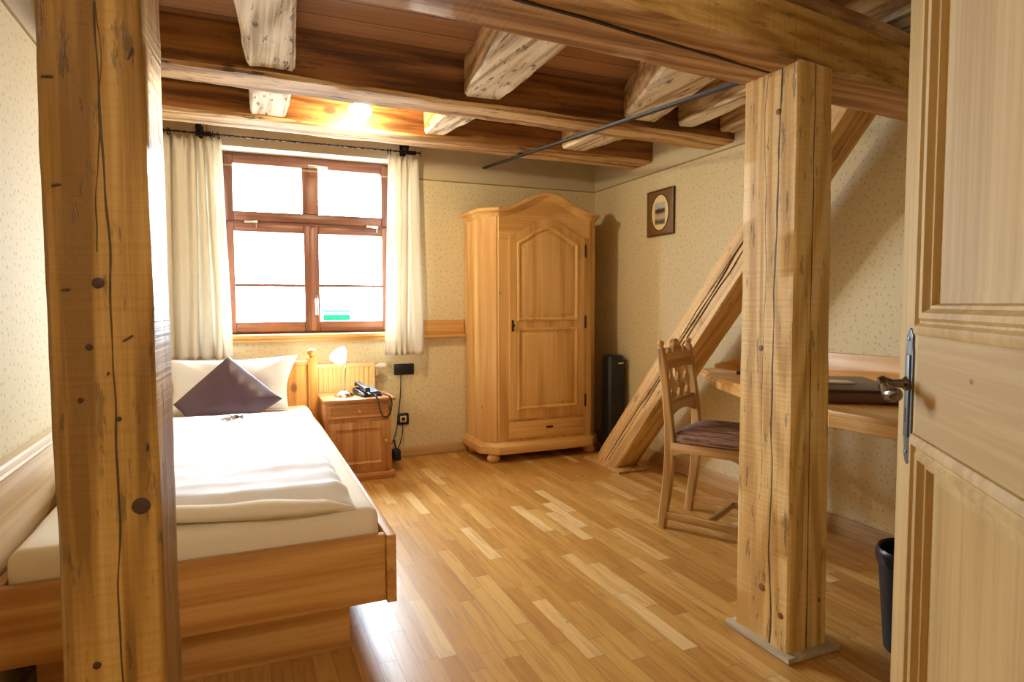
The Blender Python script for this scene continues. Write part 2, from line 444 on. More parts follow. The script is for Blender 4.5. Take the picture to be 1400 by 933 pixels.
def timber(bm, a, b, n=40, jit=.003, cham=.012, seed=0, under=False):
    """hewn timber: a,b = 4 section corners (bl,br,tr,tl) at both ends"""
    a = [Vector(p) for p in a]; b = [Vector(p) for p in b]
    L = (sum(b, Vector()) - sum(a, Vector())).length / 4
    rings = []
    for k in range(n + 1):
        t = k / n
        c = [a[i].lerp(b[i], t) for i in range(4)]
        cen = sum(c, Vector()) / 4
        loop = []
        for i in range(4):
            p, q = c[i], c[(i + 1) % 4]; d = (q - p); l = d.length; d.normalize()
            ch = cham * (1 + .5 * mn.noise(Vector((t * L * 3, i * 5.1, seed))))
            for s in (ch, l * .35, l * .65, l - ch):
                v = p + d * s
                o = mn.noise(Vector((t * L * 4.5, (i * 4 + s * 9) * 1.7, seed * 3.3))) * jit + mn.noise(Vector((t * L * 17, i * 3.1 + s * 23, seed * 1.3))) * jit * .45
                loop.append(v + (v - cen).normalized() * o)
        rings.append(loop)
    ring(bm, rings)
    if under:
        for k, f in enumerate(bm.faces):
            if k < n * 16 and k % 16 in (0, 1, 2, 3, 15): f.material_index = 1

def outline_offset(pts, d):
    """inward offset of a closed ccw/cw polygon by mitred normals"""
    n = len(pts); A = sum(pts[i][0] * pts[(i + 1) % n][1] - pts[(i + 1) % n][0] * pts[i][1] for i in range(n))
    s = 1 if A > 0 else -1; out = []
    for i in range(n):
        p0, p1, p2 = Vector(pts[i - 1]), Vector(pts[i]), Vector(pts[(i + 1) % n])
        e1 = (p1 - p0).normalized(); e2 = (p2 - p1).normalized()
        n1 = Vector((-e1.y, e1.x)) * s; n2 = Vector((-e2.y, e2.x)) * s
        m = (n1 + n2); m = m / max(.35, m.length_squared / 2) / 1 * 1 if m.length > 1e-6 else n1
        mm = (n1 + n2); k = 1 + n1.dot(n2)
        off = mm / k if k > .2 else n1
        out.append(tuple(p1 + off * d))
    return out

def frame_mould(bm, pts, P, prof):
    """moulding running round a closed 2D outline. prof: list of (inset, height); P maps (u,v,h)->xyz"""
    rings = []
    loops = [[P(*q, h) for q in outline_offset(pts, d)] for d, h in prof]
    n = len(pts)
    V = [[bm.verts.new(p) for p in L] for L in loops]
    for j in range(len(V) - 1):
        for i in range(n): bm.faces.new((V[j][i], V[j][(i + 1) % n], V[j + 1][(i + 1) % n], V[j + 1][i]))
    return V

def sweep(bm, path, prof, outs=None, up=Vector((0, 0, 1))):
    """sweep prof [(out,up)] along path with horizontal outward vectors"""
    rings = [[Vector(p) + Vector(o) * a + up * b for a, b in prof] for p, o in zip(path, outs)]
    ring(bm, rings)

def grid_mesh(bm, nu, nv, fn):
    V = [[bm.verts.new(fn(i / nu, j / nv)) for j in range(nv + 1)] for i in range(nu + 1)]
    for i in range(nu):
        for j in range(nv): bm.faces.new((V[i][j], V[i + 1][j], V[i + 1][j + 1], V[i][j + 1]))
    return V

def solid(o, t):
    m = o.modifiers.new('thick', 'SOLIDIFY'); m.thickness = t; m.offset = 0; return o
def subsurf(o, l=1):
    m = o.modifiers.new('sub', 'SUBSURF'); m.levels = l; m.render_levels = l; return o

# ------------------------------------------------------------------ room shell
bm = BM(); box(bm, (LX - .2, BACK - .15, -.08), (3.1, D + .35, 0)); struct('floor', bm, m_floor)
# ceiling: plank deck, a little higher towards the window
bm = BM(); prism(bm, [(BACK - .15, 2.44), (3.15, 2.44), (4.0, 2.485), (D + .3, 2.50), (D + .3, 2.56), (BACK - .15, 2.56)], 0, LX - .15, 3.05)
struct('ceiling', bm, m_ceil, smooth=False)
# window wall with its opening
WX0, WX1, WZ0, WZ1, WD = -.12, 1.15, .955, 2.315, .33
bm = BM()
for lo, hi in (((LX - .15, D, 0), (WX0, D + WD, 2.52)), ((WX1, D, 0), (3.1, D + WD, 2.52)), ((WX0, D, 0), (WX1, D + WD, WZ0)), ((WX0, D, WZ1), (WX1, D + WD, 2.52))):
    box(bm, lo, hi)
bmesh.ops.remove_doubles(bm, verts=bm.verts[:], dist=1e-5)
bm.normal_update()
for f in bm.faces:
    c = f.calc_center_median()
    if D + .02 < c.y < D + WD - .02 and (WX0 - .01 < c.x < WX1 + .01) and WZ0 - .01 < c.z < WZ1 + .01: f.material_index = 1
struct('wall_back', bm, [m_wall[0], m_plaster], smooth=False)
bm = BM(); box(bm, (LX - .15, BACK - .15, 0), (LX, D, 2.52)); struct('wall_left', bm, m_wall[1], smooth=False)
bm = BM(); prism(bm, [(RX(BACK - .15), BACK - .15), (RX(D), D), (RX(D) + .15, D), (RX(BACK - .15) + .15, BACK - .15)], 2, 0, 2.52); struct('wall_right', bm, m_wall[1], smooth=False)
bm = BM(); box(bm, (LX, BACK - .15, 0), (RX(BACK), BACK, 2.52)); struct('wall_front', bm, m_wall[0], smooth=False)
# short partition that carries the open door
bm = BM(); box(bm, (.92, .2, 0), (RX(.25), .30, 2.24)); struct('wall_entrance', bm, m_wall[0], smooth=False)
bm = BM(); box(bm, (.815, .17, 0), (.92, .33, 2.06), .004); struct('trim_1', bm, m_door[2])
# thin picture-rail strip where the paper ends
bm = BM(); box(bm, (LX, D - .006, 2.179), (RX(D) - .002, D, 2.187)); struct('trim_2', bm, m_trimline)
bm = BM(); prism(bm, [(RX(.3) - .006, .3), (RX(D) - .006, D), (RX(D), D), (RX(.3), .3)], 2, 2.179, 2.187); struct('trim_3', bm, m_trimline)
bm = BM(); box(bm, (LX, BACK, 2.179), (LX + .006, D - .006, 2.187)); struct('trim_4', bm, m_trimline)
# vertical joint in the plain band over the window
bm = BM(); box(bm, (-.178, D - .003, 2.187), (-.172, D, 2.5)); struct('trim_5', bm, m_trimline)
# skirting boards
def skirt(name, a, b, nrm, h, mat):
    a, b, nrm = Vector(a), Vector(b), Vector(nrm)
    bm = BM(); pr = [(0, 0), (.016, 0), (.016, h - .012), (.010, h), (0, h)]
    ring(bm, [[p + nrm * u + Vector((0, 0, w)) for u, w in pr] for p in (a, b)])
    struct(name, bm, mat)
skirt('baseboard_back', (.45, D, 0), (RX(D) - .02, D, 0), (0, -1, 0), .08, m_skirt[0])
skirt('baseboard_right', (RX(.31), .31, 0), (RX(D - .02), D - .02, 0), (-1, 0, 0), .095, m_skirt[1])
skirt('baseboard_left', (LX, BACK, 0), (LX, 2.05, 0), (1, 0, 0), .08, m_skirt[1])

# ------------------------------------------------------------------ beams
def bA(x): return 4.055 - .0279 * (2.9 - x)
def bB(x): return 3.1797 - .0204 * (3.0 - x)
x0, x1 = LX, 2.885
bm = BM()
timber(bm, [(x0, bA(x0), 2.268), (x0, bA(x0) + .268, 2.268), (x0, bA(x0) + .268, 2.49), (x0, bA(x0), 2.49)],
       [(x1, bA(x1), 2.262), (x1, bA(x1) + .268, 2.262), (x1, bA(x1) + .268, 2.49), (x1, bA(x1), 2.49)], 90, .006, .016, 1, True)
tag(link('ceiling_beam', bm, [m_beam, m_beam_under]), 'dark hewn ceiling beam closest to the window, ending above the picture', 'beam', kind='thing')
bm = BM()
timber(bm, [(x0, bB(x0), 2.236), (x0, bB(x0) + .24, 2.236), (x0, bB(x0) + .24, 2.46), (x0, bB(x0), 2.46)],
       [(x1 - .01, bB(x1), 2.212), (x1 - .01, bB(x1) + .24, 2.212), (x1 - .01, bB(x1) + .24, 2.46), (x1 - .01, bB(x1), 2.46)], 90, .006, .016, 2, True)
tag(link('ceiling_beam', bm, [m_beam, m_beam_under]), 'middle dark hewn ceiling beam, second from the window, carrying the pale joists', 'beam', kind='thing')
# main tie beam over the two posts
def cF(x): return 1.451 + .137 * (x - .885)
def cK(x): return 1.703 + .086 * (x - .283)
bm = BM(); xa, xb = LX, 2.835
timber(bm, [(xa, cF(xa), 1.98), (xa, cK(xa), 1.98), (xa, cK(xa), 2.172), (xa, cF(xa), 2.172)],
       [(xb, cF(xb), 1.98), (xb, cK(xb), 1.98), (xb, cK(xb), 2.150), (xb, cF(xb), 2.150)], 90, .004, .012, 3, True)
tb = tag(link('ceiling_beam', bm, [m_cbeam, m_cbeam_under]), 'big yellowish tie beam resting on the square post at the right', 'beam', kind='thing')
# split along its underside, a dark open crack
bm = BM(); pts = []
for k in range(41):
    x = .3 + k * (1.36 / 40)
    pts.append((x, 1.535 + .146 * (x - .686) + .006 * mn.noise(Vector((x * 5, 0, 0))), 1.9795))
bar(bm, pts, [.012 + .006 * mn.noise(Vector((k * .4, 3, 0))) for k in range(41)], .006, (0, 1, 0), .001)
link('crack', bm, plain('crack_dark', C8(46, 28, 14), .9), tb)
# packing board lying on the tie beam
bm = BM()
timber(bm, [(xa, cF(xa) + .035, 2.178), (xa, cK(xa), 2.178), (xa, cK(xa), 2.25), (xa, cF(xa) + .035, 2.25)],
       [(xb, cF(xb) + .035, 2.156), (xb, cK(xb), 2.156), (xb, cK(xb), 2.228), (xb, cF(xb) + .035, 2.228)], 60, .004, .01, 5)
tag(link('wall_plate_beam', bm, m_cbeam_under), 'flat pale plank lying on top of the yellowish tie beam', 'beam', kind='thing')

# joists: (x left/right at the tie-beam side, at the middle beam)
JN = [('first joist from the left, broad and whitish, between tie beam and middle beam', -.045, .165, .055, .262),
      ('broad whitish joist tapering towards the middle of the ceiling', .885, 1.262, 1.078, 1.285),
      ('joist slanting above the long black curtain rail', 1.53, 1.95, 2.04, 2.262),
      ('slim joist second from the right wall, next to the post top', 2.26, 2.45, 2.425, 2.545),
      ('joist hugging the right wall above the plain paper band', 2.59, 2.80, 2.745, 2.862)]
for i, (lb, a0, a1, b0, b1) in enumerate(JN):
    y0, y1 = BACK + .02, bB((b0 + b1) / 2) - .010
    f = lambda u0, u1, y: u0 + (u1 - u0) * (y - 1.75) / (3.12 - 1.75)
    yy = 1.25
    L = [(f(a0, b0, yy), yy, 2.256), (f(a1, b1, yy), yy, 2.256), (f(a1, b1, yy), yy, 2.446), (f(a0, b0, yy), yy, 2.446)]
    R_ = [(b0, y1, 2.262), (b1, y1, 2.262), (b1, y1, 2.452), (b0, y1, 2.452)]
    bm = BM(); timber(bm, L, R_, 50, .006, .014, 10 + i, True)
    tag(link('ceiling_joist', bm, [m_joist, m_joist_under]), lb, 'joist', 'joists between the tie beam and the middle beam', 'thing')
JF = [('short whitish joist left of the lit ceiling lamp, over the window', .07, .275, .085, .275),
      ('short whitish joist right of the lit ceiling lamp', 1.08, 1.30, 1.105, 1.245),
      ('short joist behind the black rail between the two dark beams', 2.07, 2.36, 2.1, 2.30)]
for i, (lb, a0, a1, b0, b1) in enumerate(JF):
    y0, y1 = bB((a0 + a1) / 2) + .250, bA((b0 + b1) / 2) - .010
    bm = BM()
    timber(bm, [(a0, y0, 2.268), (a1, y0, 2.268), (a1, y0, 2.46), (a0, y0, 2.46)], [(b0, y1, 2.288), (b1, y1, 2.288), (b1, y1, 2.49), (b0, y1, 2.49)], 24, .006, .014, 20 + i, True)
    tag(link('ceiling_joist', bm, [m_joist, m_joist_under]), lb, 'joist', 'short joists between the two dark beams', 'thing')

# ------------------------------------------------------------------ posts and brace
px, py, pw, ph = 1.668, 1.556, .182, .246
e = empty('timber_post', (px, py, 0), 'pale square timber post with long cracks standing under the tie beam', 'post', kind='thing')
bm = BM(); timber(bm, [(px, py, .02), (px + pw, py, .02), (px + pw, py + ph, .02), (px, py + ph, .02)],
                  [(px + .002, py + .004, 1.985), (px + pw, py + .03, 1.985), (px + pw, py + ph, 1.985), (px + .002, py + ph, 1.985)], 70, .003, .007, 31)
link('shaft', bm, m_post, e)
bm = BM(); prism(bm, [(px - .022, py - .026), (px + pw + .034, py - .026), (px + pw + .034, py + ph + .03), (px - .022, py + ph + .03)], 2, 0, .022, .006)
tag(link('plinth', bm, m_slab[1], e), 'greyish flat plinth board')
for (side, a_, b_, r_) in ((0, 1.643, 1.84, .010), (0, 1.701, 1.047, .011), (0, 1.676, .204, .013), (0, 1.590, .139, .011), (1, 1.746, 1.058, .010), (1, 1.811, .18, .010)):
    bm = BM(); pr_ = [(0, .0004), (r_ * .55, .0002), (r_, .0014), (r_ * 1.05, .006)]
    if side == 0: lathe(bm, pr_, (px - .002, a_, b_), 14, axis=0)
    else: lathe(bm, pr_, (a_, py - .0005 + (.004 + .026 * (a_ - px) / pw) * b_ / 1.985, b_), 14, axis=1)
    link('knot', bm, m_knot2, e)
lx0, ly0 = -.318, 1.385
e = empty('timber_pillar', (lx0, ly0, 0), 'massive brown timber pillar with a dark knot in front of the bed', 'post', kind='thing')
bm = BM(); timber(bm, [(lx0, ly0, 0), (lx0 + .172, ly0, 0), (lx0 + .180, ly0 + .18, 0), (lx0, ly0 + .18, 0)],
                  [(lx0 - .002, ly0, 1.98), (lx0 + .163, ly0, 1.98), (lx0 + .178, ly0 + .185, 1.98), (lx0 - .002, ly0 + .185, 1.98)], 80, .003, .008, 37)
link('shaft', bm, m_pillar, e)
KNOTS = ((.136, .818, .016), (.080, 1.243, .010), (.045, 1.027, .0045), (.105, .988, .0045), (.062, 1.125, .006), (.054, .522, .007))
for (kx, kz, r) in KNOTS:
    kb = BM(); lathe(kb, [(0, -.001), (r * .55, -.0015), (r, 0), (r * 1.05, .006)], (lx0 + kx, ly0 - .002, kz), 14, axis=1); link('knot', kb, m_knot, e)


for (kx, kz, l_, a_) in ((.016, 1.606, .018, 1.45), (.145, 1.665, .022, .3), (.022, 1.417, .014, 1.3), (.03, 1.23, .014, 1.5), (.125, 1.14, .02, 1.0), (.09, 1.075, .006, .2), (.15, .93, .012, .1)):
    bm = BM(); c_ = Vector((lx0 + kx, ly0 - .0035, kz)); d_ = Vector((math.sin(a_), 0, math.cos(a_))) * l_ / 2
    bar(bm, [c_ - d_, c_ + Vector((.002, 0, .001)), c_ + d_], [.002, .0045, .002], .003, (0, 1, 0), .0005); link('nail_mark', bm, m_knot, e)

# sloping brace in front of the right wall, standing on a thin sole board
bx0, bx1 = 2.482, 2.668
p0 = Vector(((bx0 + bx1) / 2, 4.035, .02)); dirv = Vector((-.03, 1.825 - 4.035, 2.26)).normalized()
Lb = 2.72
ang = math.atan2(-(dirv.y), dirv.z)
e = empty('diagonal_brace', (p0.x, p0.y, 0), 'sloping timber brace leaning behind the chair up to the tie beam', 'brace', kind='thing')
nrm = Vector((0, math.cos(ang), math.sin(ang)))   # across the slope, upper side
hw = .113
bm = BM()
def bs(yb, z): return yb
# section at the floor is cut level, the top tucks under the tie beam
lo_line = lambda z: 3.878 - (z - .05) * .918     # underside
up_line = lambda z: 4.19 - (z - .05) * .942      # upper side
def sec(z0):
    return [(bx0, lo_line(z0), z0), (bx1, lo_line(z0), z0), (bx1, up_line(z0), z0), (bx0, up_line(z0), z0)]
timber(bm, sec(.02), sec(2.22), 70, .004, .012, 41)
br = link('strut', bm, m_brace, e)
th_ = math.atan(.93); br.data.transform(Matrix.Rotation(-th_, 4, 'X')); br.rotation_euler = (th_, 0, 0)
# crack lines run along the slope: build as thin dark splits on the near side
bm = BM()
for (fr, z0, z1, w, sd) in ((.52, .03, 1.85, .010, 1), (.40, .5, 1.5, .004, 2), (.60, .9, 1.8, .004, 3)):
    pts = []; ws = []
    for k in range(41):
        z = z0 + (z1 - z0) * k / 40
        ff = fr + .10 * mn.noise(Vector((z * 2.2, sd * 3.1, 0))) + .02 * mn.noise(Vector((z * 9, sd, 4)))
        pts.append((bx0 - .002, lo_line(z) * (1 - ff) + up_line(z) * ff, z)); ws.append(w * (.35 + .65 * abs(mn.noise(Vector((z * 3, sd * 7.7, 1))))) * min(1, min(k, 40 - k) / 4 + .15))
    bar(bm, pts, .004, ws, (1, 0, 0), .0005)
link('crack', bm, plain('split_dark', C8(58, 36, 20), .9), e)
bm = BM(); prism(bm, [(2.44, 3.80), (2.71, 3.82), (2.71, 4.30), (2.44, 4.30)], 2, 0, .02, .005)
link('sole_board', bm, m_brace, e)

# ------------------------------------------------------------------ window
WY = 5.10
w = empty('window_1', (.515, WY, .98), 'brown wooden casement window with white sky behind', None, None, 'structure')
fx0, fx1, fz0, fz1 = -.105, 1.135, .985, 2.315
def rect(x0, x1, z0, z1): return [(x0, z0), (x1, z0), (x1, z1), (x0, z1)]
def wframe(bm, x0, x1, z0, z1, wl, wr, wb, wt, y0, y1, bev=.006):
    box(bm, (x0, y0, z0), (x0 + wl, y1, z1), bev); box(bm, (x1 - wr, y0, z0), (x1, y1, z1), bev)
    box(bm, (x0 + wl, y0, z0), (x1 - wr, y1, z0 + wb), bev, mi=1); box(bm, (x0 + wl, y0, z1 - wt), (x1 - wr, y1, z1), bev, mi=1)
TR = 1.815     # transom height
bm = BM(); wframe(bm, fx0, fx1, fz0, fz1, .045, .045, .035, .04, WY, WY + .07)
box(bm, (fx0 + .045, WY, TR - .018), (fx1 - .045, WY + .07, TR + .018), .004, mi=1)
link('frame', bm, [m_win[2], m_win[0]], w)
def sash(name, x0, x1, z0, z1, lights, sw=.055, bw=.075, tw=.06, handle=None, bar_z=None):
    bm = BM(); y0, y1 = WY - .022, WY + .035
    wframe(bm, x0, x1, z0, z1, sw, sw, bw, tw, y0, y1, .007)
    ps = []
    if lights == 2:
        c = (x0 + x1) / 2 + .0; box(bm, (c - .06, y0, z0 + bw), (c + .06, y1, z1 - tw), .007)
        ps = [(x0 + sw, c - .06), (c + .06, x1 - sw)]
    else: ps = [(x0 + sw, x1 - sw)]
    s = link('sash', bm, [m_win[2], m_win[0]], w)
    for a, b in ps:
        bm = BM(); box(bm, (a - .006, WY + .006, z0 + bw - .006), (b + .006, WY + .012, z1 - tw + .006)); link('pane', bm, m_glass, s)
        if bar_z:
            bm = BM(); box(bm, (a - .004, WY - .004, bar_z - .011), (b + .004, WY + .005, bar_z + .011), .002); link('glazing_bar', bm, m_win[0], s)
    return s
cm = .515
sT = sash('top', fx0 + .03, fx1 - .03, TR + .006, fz1 - .025, 2, bw=.07)
sL = sash('left', fx0 + .03, cm, fz0 + .02, TR - .012, 1, bar_z=1.352)
sR = sash('right', cm + .002, fx1 - .03, fz0 + .02, TR - .012, 1, bar_z=1.352)
bm = BM(); box(bm, (cm - .012, WY - .034, fz0 + .025), (cm + .03, WY - .02, TR - .03), .004); link('meeting_strip', bm, m_win[2], sR)
bm = BM(); box(bm, (.53, WY - .032, 1.16), (.553, WY - .018, 1.28), .004); tube(bm, [(.541, WY - .03, 1.25), (.541, WY - .065, 1.25), (.541, WY - .068, 1.24), (.541, WY - .066, 1.13)], .010, 8)
tag(link('handle', bm, m_silver, sR), 'silver casement handle')
bm = BM(); box(bm, (.50, WY - .034, 2.232), (.60, WY - .02, 2.256), .004); tube(bm, [(.51, WY - .03, 2.244), (.51, WY - .06, 2.244), (.53, WY - .062, 2.244), (.64, WY - .06, 2.238)], .009, 8)
tag(link('handle', bm, m_silver, sT), 'silver lever of the top light')
bm = BM()
for xx in (.05, .93):
    box(bm, (xx, WY - .036, TR - .012), (xx + .09, WY - .018, TR + .008), .003); tube(bm, [(xx + .08, WY - .03, TR), (xx + .08, WY - .03, TR - .045)], .004, 6)
tag(link('stay', bm, m_silver, w), 'small metal stays')
# sill
bm = BM(); box(bm, (WX0 - .05, D - .035, .962), (WX1 + .02, D, .990), .004); box(bm, (WX0, D - .002, .962), (WX1, WY + .02, .990), .003)
box(bm, (WX0 - .05, D - .025, .935), (WX1 + .02, D - .002, .963), .003)
link('sill', bm, m_sill[0], w)
bm = BM(); box(bm, (.593, WY - .002, 1.083), (.80, WY + .002, 1.165), .001)
tag(link('window_sticker', bm, m_sticker, origin=(.69, WY - .002, 1.083)), 'small green rectangular sticker low on the right window pane', 'sticker')

# ------------------------------------------------------------------ curtain rod and curtains
RY, RZ = D - .115, 2.356
rod = empty('curtain_rod', (.45, RY, RZ), 'twisted black iron curtain rod above the window', 'curtain rod')
bm = BM(); n = 120
tube(bm, [(-.50 + 1.80 * k / n, RY, RZ) for k in range(n + 1)], [.0075 if k % 2 else .0055 for k in range(n + 1)], 4, twist=.5)
link('bar', bm, m_iron, rod)
for bxp in (-.22, 1.19):
    bm = BM(); tube(bm, [(bxp, D, RZ + .045), (bxp, RY + .02, RZ + .045), (bxp, RY, RZ + .03), (bxp, RY, RZ - .012)], .010, 8)
    box(bm, (bxp - .025, D - .008, RZ - .01), (bxp + .025, D, RZ + .075), .003); lathe(bm, [(0, -.03), (.018, -.022), (.022, 0), (.018, .022), (0, .03)], (bxp, RY, RZ + .04), 12)
    box(bm, (bxp - .005, RY - .012, RZ - .018), (bxp + .075, RY + .012, RZ + .012), .005)
    link('bracket', bm, m_iron, rod)
def rings(xs):
    for x in xs:
        bm = BM(); pts = [(x + .006 * math.sin(a), RY + .021 * math.sin(a), RZ - .006 + .021 * math.cos(a)) for a in [2 * PI * k / 16 for k in range(17)]]
        tube(bm, pts, .0035, 6); link('ring', bm, m_iron, rod)
rings([-.435, -.40, -.15, -.13, -.10, 1.05, 1.07, 1.30])

def curtain(xa0, xa1, xb0, xb1, zt, zb, pleats, label, seed):
    bm = BM()
    def f(u, v):
        z = zb + (zt - zb) * v
        k = 1 - v
        x = (xa0 + (xa1 - xa0) * u) * v + (xb0 + (xb1 - xb0) * u) * k
        head = max(0, (v - .95) / .05)
        ph = 2 * PI * pleats * (u + .035 * math.sin(7 * u + seed) + .03 * k * math.sin(11 * u + seed * 2) + .012 * mn.noise(Vector((u * 5, v * 2.2, seed + 3))))
        amp = .022 + .012 * math.sin(9 * u + seed) + .006 * math.sin(23 * u + 2 * seed)
        y = RY + amp * math.sin(ph) + .014 * mn.noise(Vector((u * 8, v * 2, seed)))
        if v > .955: y += .010 * math.sin(ph * 2.3 + seed) ; z += .012 * math.sin(ph * 1.5) * head
        if v < .02: z += .004 * math.sin(ph)
        x += .006 * math.cos(ph) + .012 * k * mn.noise(Vector((u * 3, v * 2, seed + 9)))
        return Vector((x, y, z))
    grid_mesh(bm, 130, 50, f)
    o = link('curtain', bm, m_curtain, origin=((xa0 + xa1) / 2, RY, zb), recalc=True, ang=2.5)
    solid(o, .0025)
    return tag(o, label, 'curtain')
curtain(-.455, -.085, -.50, -.045, 2.325, .835, 6, 'cream pleated curtain drawn to the left of the window beside the bed', 1.0)
curtain(1.045, 1.29, 1.0, 1.315, 2.318, .822, 4.6, 'cream pleated curtain to the right of the window, above the black wall plate', 4.0)

# ------------------------------------------------------------------ long black ceiling rail
bm = BM()
pl = [Vector((1.858, D - .004, 2.312)).lerp(Vector((1.775, 1.935, 2.045)), k / 12) for k in range(13)]
r = empty('curtain_rail', (1.858, D, 2.336), 'long thin black metal rail running under the beams from window wall to tie beam', 'rail')
bar(bm, pl, .028, .014, (1, 0, 0), .002); link('track', bm, m_blackmatt, r)
bm = BM(); box(bm, (1.82, 4.13, 2.245), (1.856, 4.17, 2.268), .003); link('clip', bm, m_blackmatt, r)

# ------------------------------------------------------------------ ceiling lamp
cl = (.68, 3.85)
lamp = empty('ceiling_lamp', (cl[0], cl[1], 2.487), 'small lit ceiling lamp with a fluted glass shade between the two dark beams', 'ceiling lamp')
bm = BM(); lathe(bm, [(0, 2.497), (.045, 2.497), (.045, 2.480), (.02, 2.472), (.012, 2.462), (.012, 2.391), (.022, 2.386), (.024, 2.361), (0, 2.359)], (*cl, 0), 20); link('mount', bm, m_brassdark, lamp)
bm = BM(); rr = []
for (r0, z) in ((.050, 2.366), (.060, 2.358), (.064, 2.344), (.058, 2.326), (.046, 2.308), (.034, 2.292), (.024, 2.280), (.010, 2.274)):
    rr.append([Vector((cl[0] + r0 * (1 + .09 * math.cos(8 * a) * min(1, r0 / .06)) * math.cos(a), cl[1] + r0 * (1 + .09 * math.cos(8 * a) * min(1, r0 / .06)) * math.sin(a), z)) for a in [2 * PI * k / 60 for k in range(60)]])
ring(bm, rr, caps=False); link('lamp_shade', bm, m_glow, lamp)
bm = BM(); lathe(bm, [(0, 2.278), (.018, 2.284), (.026, 2.304), (.020, 2.331), (.012, 2.356), (0, 2.358)], (*cl, 0), 16); link('bulb', bm, m_glow, lamp)

# ------------------------------------------------------------------ wardrobe
XL, XR, YB, YF, CH = 1.685, 2.672, 4.915, 4.44, .105
wd = empty('wardrobe', ((XL + XR) / 2, 4.68, 0), 'tall honey pine wardrobe with an arched crown and one panelled door', 'wardrobe')
foot = lambda g: [(XL - g, YB), (XL - g, YF + CH - g * .4), (XL + CH - g * .4, YF - g), (XR - CH + g * .4, YF - g), (XR + g, YF + CH - g * .4), (XR + g, YB)]
bm = BM(); prism(bm, foot(0), 2, .12, 1.875); link('carcass', bm, m_ward[2], wd)
WC = (XL + XR) / 2 + .012
def arch(x, base, rise, hw=.36):
    t = max(0, 1 - abs(x - WC) / hw); s = t * t * (3 - 2 * t); return base + rise * s ** .85
# base moulding
bm = BM(); ring(bm, [[Vector((x, y, z)) for x, y in foot(g)] for g, z in ((.0, .155), (.006, .150), (.012, .135), (.026, .122), (.028, .105), (.028, .072), (.024, .066))]); link('base_moulding', bm, m_ward[0], wd)
for (fxx, fyy) in ((XL + .075, YF + .055), (XL + .055, YB - .055), (XR - .075, YF + .055), (XR - .055, YB - .055)):
    bm = BM(); lathe(bm, [(.0, 0), (.032, 0), (.043, .008), (.050, .024), (.048, .042), (.038, .056), (.034, .067), (0, .067)], (fxx, fyy, 0), 20); link('foot', bm, m_ward[2], wd)
# front frieze rising with the arch
xs = [XL + CH + (XR - XL - 2 * CH) * k / 40 for k in range(41)]
bm = BM(); prism(bm, [(xs[0], 1.70)] + [(xs[-1], 1.70)] + [(x, arch(x, 1.885, .125)) for x in xs[::-1]], 1, YF - .004, YF + .03); link('frieze', bm, m_ward[0], wd)
# cornice
prof = [(-.012, -.035), (0, -.030), (.006, -.022), (.010, -.008), (.022, .006), (.034, .016), (.036, .034), (.030, .040), (-.012, .040)]
s2 = math.sqrt(.5)
path = []; outs = []
zc0 = 1.885
path += [(XL, YB, zc0), (XL, YF + CH, zc0), (XL + CH, YF, zc0)]; outs += [(-1, 0, 0), (-1, -.414, 0), (-.414, -1, 0)]
for x in xs[1:-1]: path.append((x, YF, arch(x, zc0, .13))); outs.append((0, -1, 0))
path += [(XR - CH, YF, zc0), (XR, YF + CH, zc0), (XR, YB, zc0)]; outs += [(.414, -1, 0), (1, -.414, 0), (1, 0, 0)]
bm = BM(); sweep(bm, path, prof, outs); link('cornice', bm, m_ward[0], wd, ang=.5)
# corner posts (pilaster strips on the chamfers) and side panel bead
for sx in (-1, 1):
    cxp = XL + CH / 2 if sx < 0 else XR - CH / 2
    bm = BM(); v = [Vector((XL if sx < 0 else XR, YF + CH, 0)), Vector((XL + CH if sx < 0 else XR - CH, YF, 0))]
    d = (v[1] - v[0]); ln = d.length; d.normalize(); nn = Vector((sx, -1, 0)).normalized()
    a0 = v[0] + d * .012; a1 = v[1] - d * .012
    ring(bm, [[a0 + Vector((0, 0, z)), a0 + nn * .008 + d * .006 + Vector((0, 0, z)), a1 + nn * .008 - d * .006 + Vector((0, 0, z)), a1 + Vector((0, 0, z))] for z in (.16, 1.86)])
    link('corner_strip', bm, m_ward[2], wd)
# door
dx0, dx1, dz0 = 1.868, 2.512, .328
ndoor = 24
dtop = [(dx1 + (dx0 - dx1) * k / ndoor) for k in range(ndoor + 1)]
dr_out = [(dx0, dz0), (dx1, dz0)] + [(x, arch(x, 1.722, .135, .33)) for x in dtop]
bm = BM(); prism(bm, dr_out, 1, YF - .02, YF + .01, .004); dr = link('door', bm, m_ward[2], wd)
def raised(bm, pts, y):
    P = lambda u, v, h: Vector((u, y - h, v))
    V = frame_mould(bm, pts, P, [(-.006, 0), (-.004, .009), (.002, .013), (.010, .012), (.016, .004), (.020, .001), (.030, .001), (.034, .004), (.062, .010)])
    bm.faces.new(V[-1])
ux0, ux1 = 1.936, 2.444
nt = 20
utop = [(ux1 + (ux0 - ux1) * k / nt) for k in range(nt + 1)]
up_pts = [(ux0, 1.085), (ux1, 1.085)] + [(x, arch(x, 1.655, .135, .30)) for x in utop]
bm = BM(); raised(bm, up_pts, YF - .02); link('panel', bm, m_ward[2], dr)
bm = BM(); raised(bm, rect(ux0, ux1, .405, 1.02), YF - .02); link('panel', bm, m_ward[2], dr)
bm = BM(); box(bm, (1.884, YF - .026, 1.0), (1.900, YF - .019, 1.085), .002); tube(bm, [(1.892, YF - .022, 1.045), (1.892, YF - .036, 1.045)], .004, 8); box(bm, (1.882, YF - .044, 1.036), (1.902, YF - .034, 1.054), .003)
link('escutcheon', bm, m_brassdark, dr)
